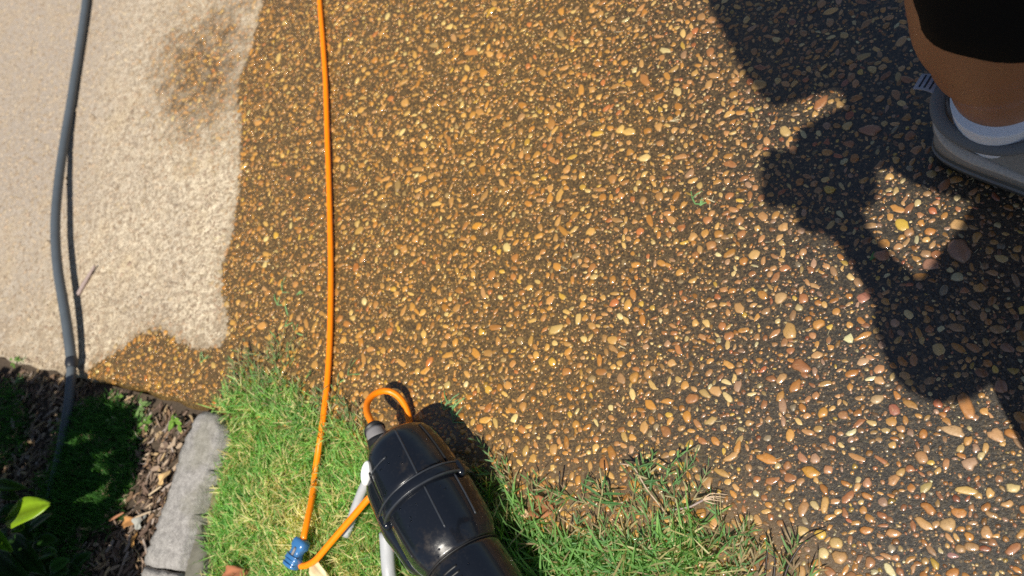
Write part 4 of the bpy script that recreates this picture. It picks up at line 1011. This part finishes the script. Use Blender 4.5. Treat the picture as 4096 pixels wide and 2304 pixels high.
# socks and shoes
def shoe(lg, toe):
    ax_, ay_ = lg[0], lg[1]; toe = np.array(toe, float); toe /= np.linalg.norm(toe); sd_ = np.array([toe[1], -toe[0], 0])     # side = towards the right of the walker
    O = np.array([ax_, ay_, 0]) - toe * .072                                                                             # back of the heel
    def q(l, s, z_): return O + toe * l + sd_ * s + np.array([0, 0, z_])
    r = empty('shoe', tuple(O)); r.parent = per; r.location = Vector(O) - Vector(per.location)
    # foot outline: length -> half widths
    ls = np.array([0, .006, .02, .045, .08, .12, .16, .20, .235, .262, .278, .284]); hw = np.array([.004, .024, .035, .041, .043, .043, .045, .048, .046, .037, .022, .004])
    cx = np.array([0, 0, 0, 0, .001, .003, .005, .006, .004, .001, -.001, -.002])
    def outline(scale=1.0, grow=0.0): 
        A_ = [(l, c_ + h_ + grow) for l, c_, h_ in zip(ls, cx, hw)]; B_ = [(l, c_ - h_ - grow) for l, c_, h_ in zip(ls, cx, hw)][::-1]
        pts = catmull([np.array([a, b, 0]) for a, b in A_ + B_[1:-1]] + [np.array([A_[0][0], A_[0][1], 0])], .007)[:-1]
        ce = pts.mean(0); k = pts - ce; return ce + k * scale
    def ringstack(name, levels, mat, cap=True):
        V = []; n = None
        for (scale, grow, z_, zt) in levels:
            o_ = outline(scale, grow); n = len(o_) if n is None else n
            t_ = np.linspace(0, len(o_) - 1, n); o_ = np.column_stack([np.interp(t_, np.arange(len(o_)), o_[:, k]) for k in range(2)])
            V.append(np.array([q(a, b, z_(a) if callable(z_) else z_) for a, b in o_]))
        m = len(V); V = np.concatenate(V); Q = []
        for i in range(m - 1):
            j = i * n + np.arange(n); k = i * n + (np.arange(n) + 1) % n; Q.append(np.stack([j, k, k + n, j + n], 1))
        F = [np.concatenate(Q)]
        if cap:
            c0 = len(V); V = np.vstack([V, V[:n].mean(0), V[-n:].mean(0)]); i = np.arange(n); j = (i + 1) % n
            F.append(np.vstack([np.stack([j, i, np.full(n, c0)], 1), np.stack([i + (m - 1) * n, j + (m - 1) * n, np.full(n, c0 + 1)], 1)]))
        o = mesh_np(name, V, F, mat, r)
        bb = bmesh.new(); bb.from_mesh(o.data); bmesh.ops.recalc_face_normals(bb, faces=bb.faces); bb.to_mesh(o.data); bb.free(); return o
    ringstack('sole', [(.97, 0, .0005, 0), (1.0, .001, .004, 0), (1.0, .004, .012, 0), (1.0, .0055, .020, 0), (1.0, .004, .027, 0), (.98, .001, .030, 0)], M['sole'])
    ringstack('sole_band', [(1.0, .0030, .0195, 0), (1.0, .0062, .0215, 0), (1.0, .0062, .0245, 0), (1.0, .0030, .0262, 0)], M['shoe_dark'], cap=False)
    # upper: rings following the collar opening
    hgt = lambda l: float(np.interp(l, [0, .03, .07, .11, .14, .18, .23, .27, .285], [.112, .105, .097, .100, .106, .085, .060, .042, .034]))
    V = []; n = None
    for f, inw in [(0, .002), (.18, .003), (.38, .0025), (.58, .000), (.76, -.004), (.90, -.010), (1.0, -.016)]:
        o_ = outline(1.0, 0); n = len(o_)
        row = []
        for a, b in o_[:, :2]:
            l0 = a; z_ = .026 + (hgt(l0) - .026) * f
            cxl = np.interp(l0, ls, cx); hwl = max(.002, np.interp(l0, ls, hw))
            bb_ = cxl + (b - cxl) * (1 + inw / hwl if hwl > .012 else 1)
            if l0 > .13: bb_ = cxl + (bb_ - cxl) * (1 - .75 * f ** 2.2)      # closes over the instep
            a2 = a + (.010 * f if l0 < .03 else 0) * (1 - l0 / .03 if l0 < .03 else 0)
            row.append(q(a2, bb_, z_))
        V.append(np.array(row))
    m = len(V); V = np.concatenate(V); Q = []
    for i in range(m - 1):
        j = i * n + np.arange(n); k = i * n + (np.arange(n) + 1) % n; Q.append(np.stack([j, k, k + n, j + n], 1))
    up = mesh_np('upper', V, [np.concatenate(Q)], M['shoe'], r); sm_ = up.modifiers.new("thickness", 'SOLIDIFY'); sm_.thickness = .004; sm_.offset = -1
    # padded collar
    col_pts = []
    for s_ in (1, -1):
        seq = [(.006, 0, .112), (.014, .026, .109), (.032, .041, .103), (.065, .048, .097), (.098, .045, .100), (.125, .032, .108)]
        pts = [q(l, s_ * w_, z_) for l, w_, z_ in seq]; col_pts.append(pts)
    ring = col_pts[0][::-1] + col_pts[1][1:]
    tube('collar', ring, [.006, .007, .008, .0085, .008, .007, .006], M['shoe_dark'], r, 12, .006)
    # curved pale heel overlay and its dark stripe
    for s_ in (1, -1):
        tube('overlay', [q(.008, s_ * .022, .092), q(.026, s_ * .0405, .080), (q(.055, s_ * .0475, .066)), q(.10, s_ * .0475, .058), q(.15, s_ * .049, .050)], [.0035, .006, .0065, .006, .004], M['shoe_pale'], r, 10, .006, squash=.8)
    fuse(bm_obj('heel_counter', capsules(chain([(*q(.016, .020, .055), .012), (*q(.008, 0, .062), .014), (*q(.016, -.020, .055), .012)]), 2), M['shoe'], r), .0035, 5)
    # tongue and laces
    tube('tongue', [q(.118, 0, .104), q(.14, 0, .094), q(.18, 0, .078), q(.21, 0, .064)], [.020, .024, .022, .016], M['shoe_dark'], r, 14, .008, squash=.35)
    for k in range(4):
        l = .145 + .018 * k; zz = hgt(l) + .006; tube('lace', [q(l, -.022, zz - .006), q(l + .004, 0, zz + .003), q(l, .022, zz - .006)], .0022, M['shoe_pale'], r, 8, .006)
    # striped pull tab standing off the back of the collar
    t0 = q(.008, 0, .112); t1 = q(-.021, .002, .117); w_ = sd_ * .0105
    V = []; 
    for f in np.linspace(0, 1, 8):
        c_ = t0 * (1 - f) + t1 * f + np.array([0, 0, .005 * math.sin(f * math.pi)])
        V += [c_ - w_, c_ + w_]
    V = np.array(V); F = np.array([[2 * i, 2 * i + 1, 2 * i + 3, 2 * i + 2] for i in range(7)])
    for f in (.2, .4, .6, .8):
        c_ = t0 * (1 - f) + t1 * f + np.array([0, 0, .005 * math.sin(f * math.pi) + .0012]); tube('tab_stripe', [c_ - w_ * .8, c_ + w_ * .8], .0011, M['tabd'], r, 6, .006)
    tb = mesh_np('pull_tab', V, [F], M['tab'], r); s2 = tb.modifiers.new("thickness", 'SOLIDIFY'); s2.thickness = .0025; s2.offset = 0
    return r
for lg, toe in ((legA, toeA), (legB, toeB)):
    shoe(lg, toe)
    ax_, ay_ = lg[0], lg[1]
    tube('sock', [(ax_ + toe[0] * .03, ay_ + toe[1] * .03, .045), (ax_, ay_, .085), (ax_, ay_, .110), (ax_, ay_, .130)], [.038, .0445, .0475, .0505], M['sock'], per, 32, .006)

# the phone in the hands, its lens at the taking position
ph = empty('phone', tuple(cl(.055, -.018, .012))); tag(ph, 'black smartphone held level in both hands, its shadow on the pebbles', 'phone')
def slab_box(name, x0, x1, y0, y1, z0, z1, mat, bev):
    bm = bmesh.new(); bmesh.ops.create_cube(bm, size=1)
    for v in bm.verts: v.co = Vector((x0 if v.co.x < 0 else x1, y0 if v.co.y < 0 else y1, z0 if v.co.z < 0 else z1))
    bmesh.ops.bevel(bm, geom=[e for e in bm.edges if abs((e.verts[0].co - e.verts[1].co).z) > 1e-5], offset=bev, segments=5, affect='EDGES')
    for v in bm.verts: v.co = Vector(cl(*v.co))
    return bm_obj(name, bm, mat, ph, False)
slab_box('case', -.022, .130, -.030, .053, .006, .014, M['black_matt'], .009)
slab_box('screen', -.018, .126, -.027, .050, .0142, .0150, M['glass'], .006)
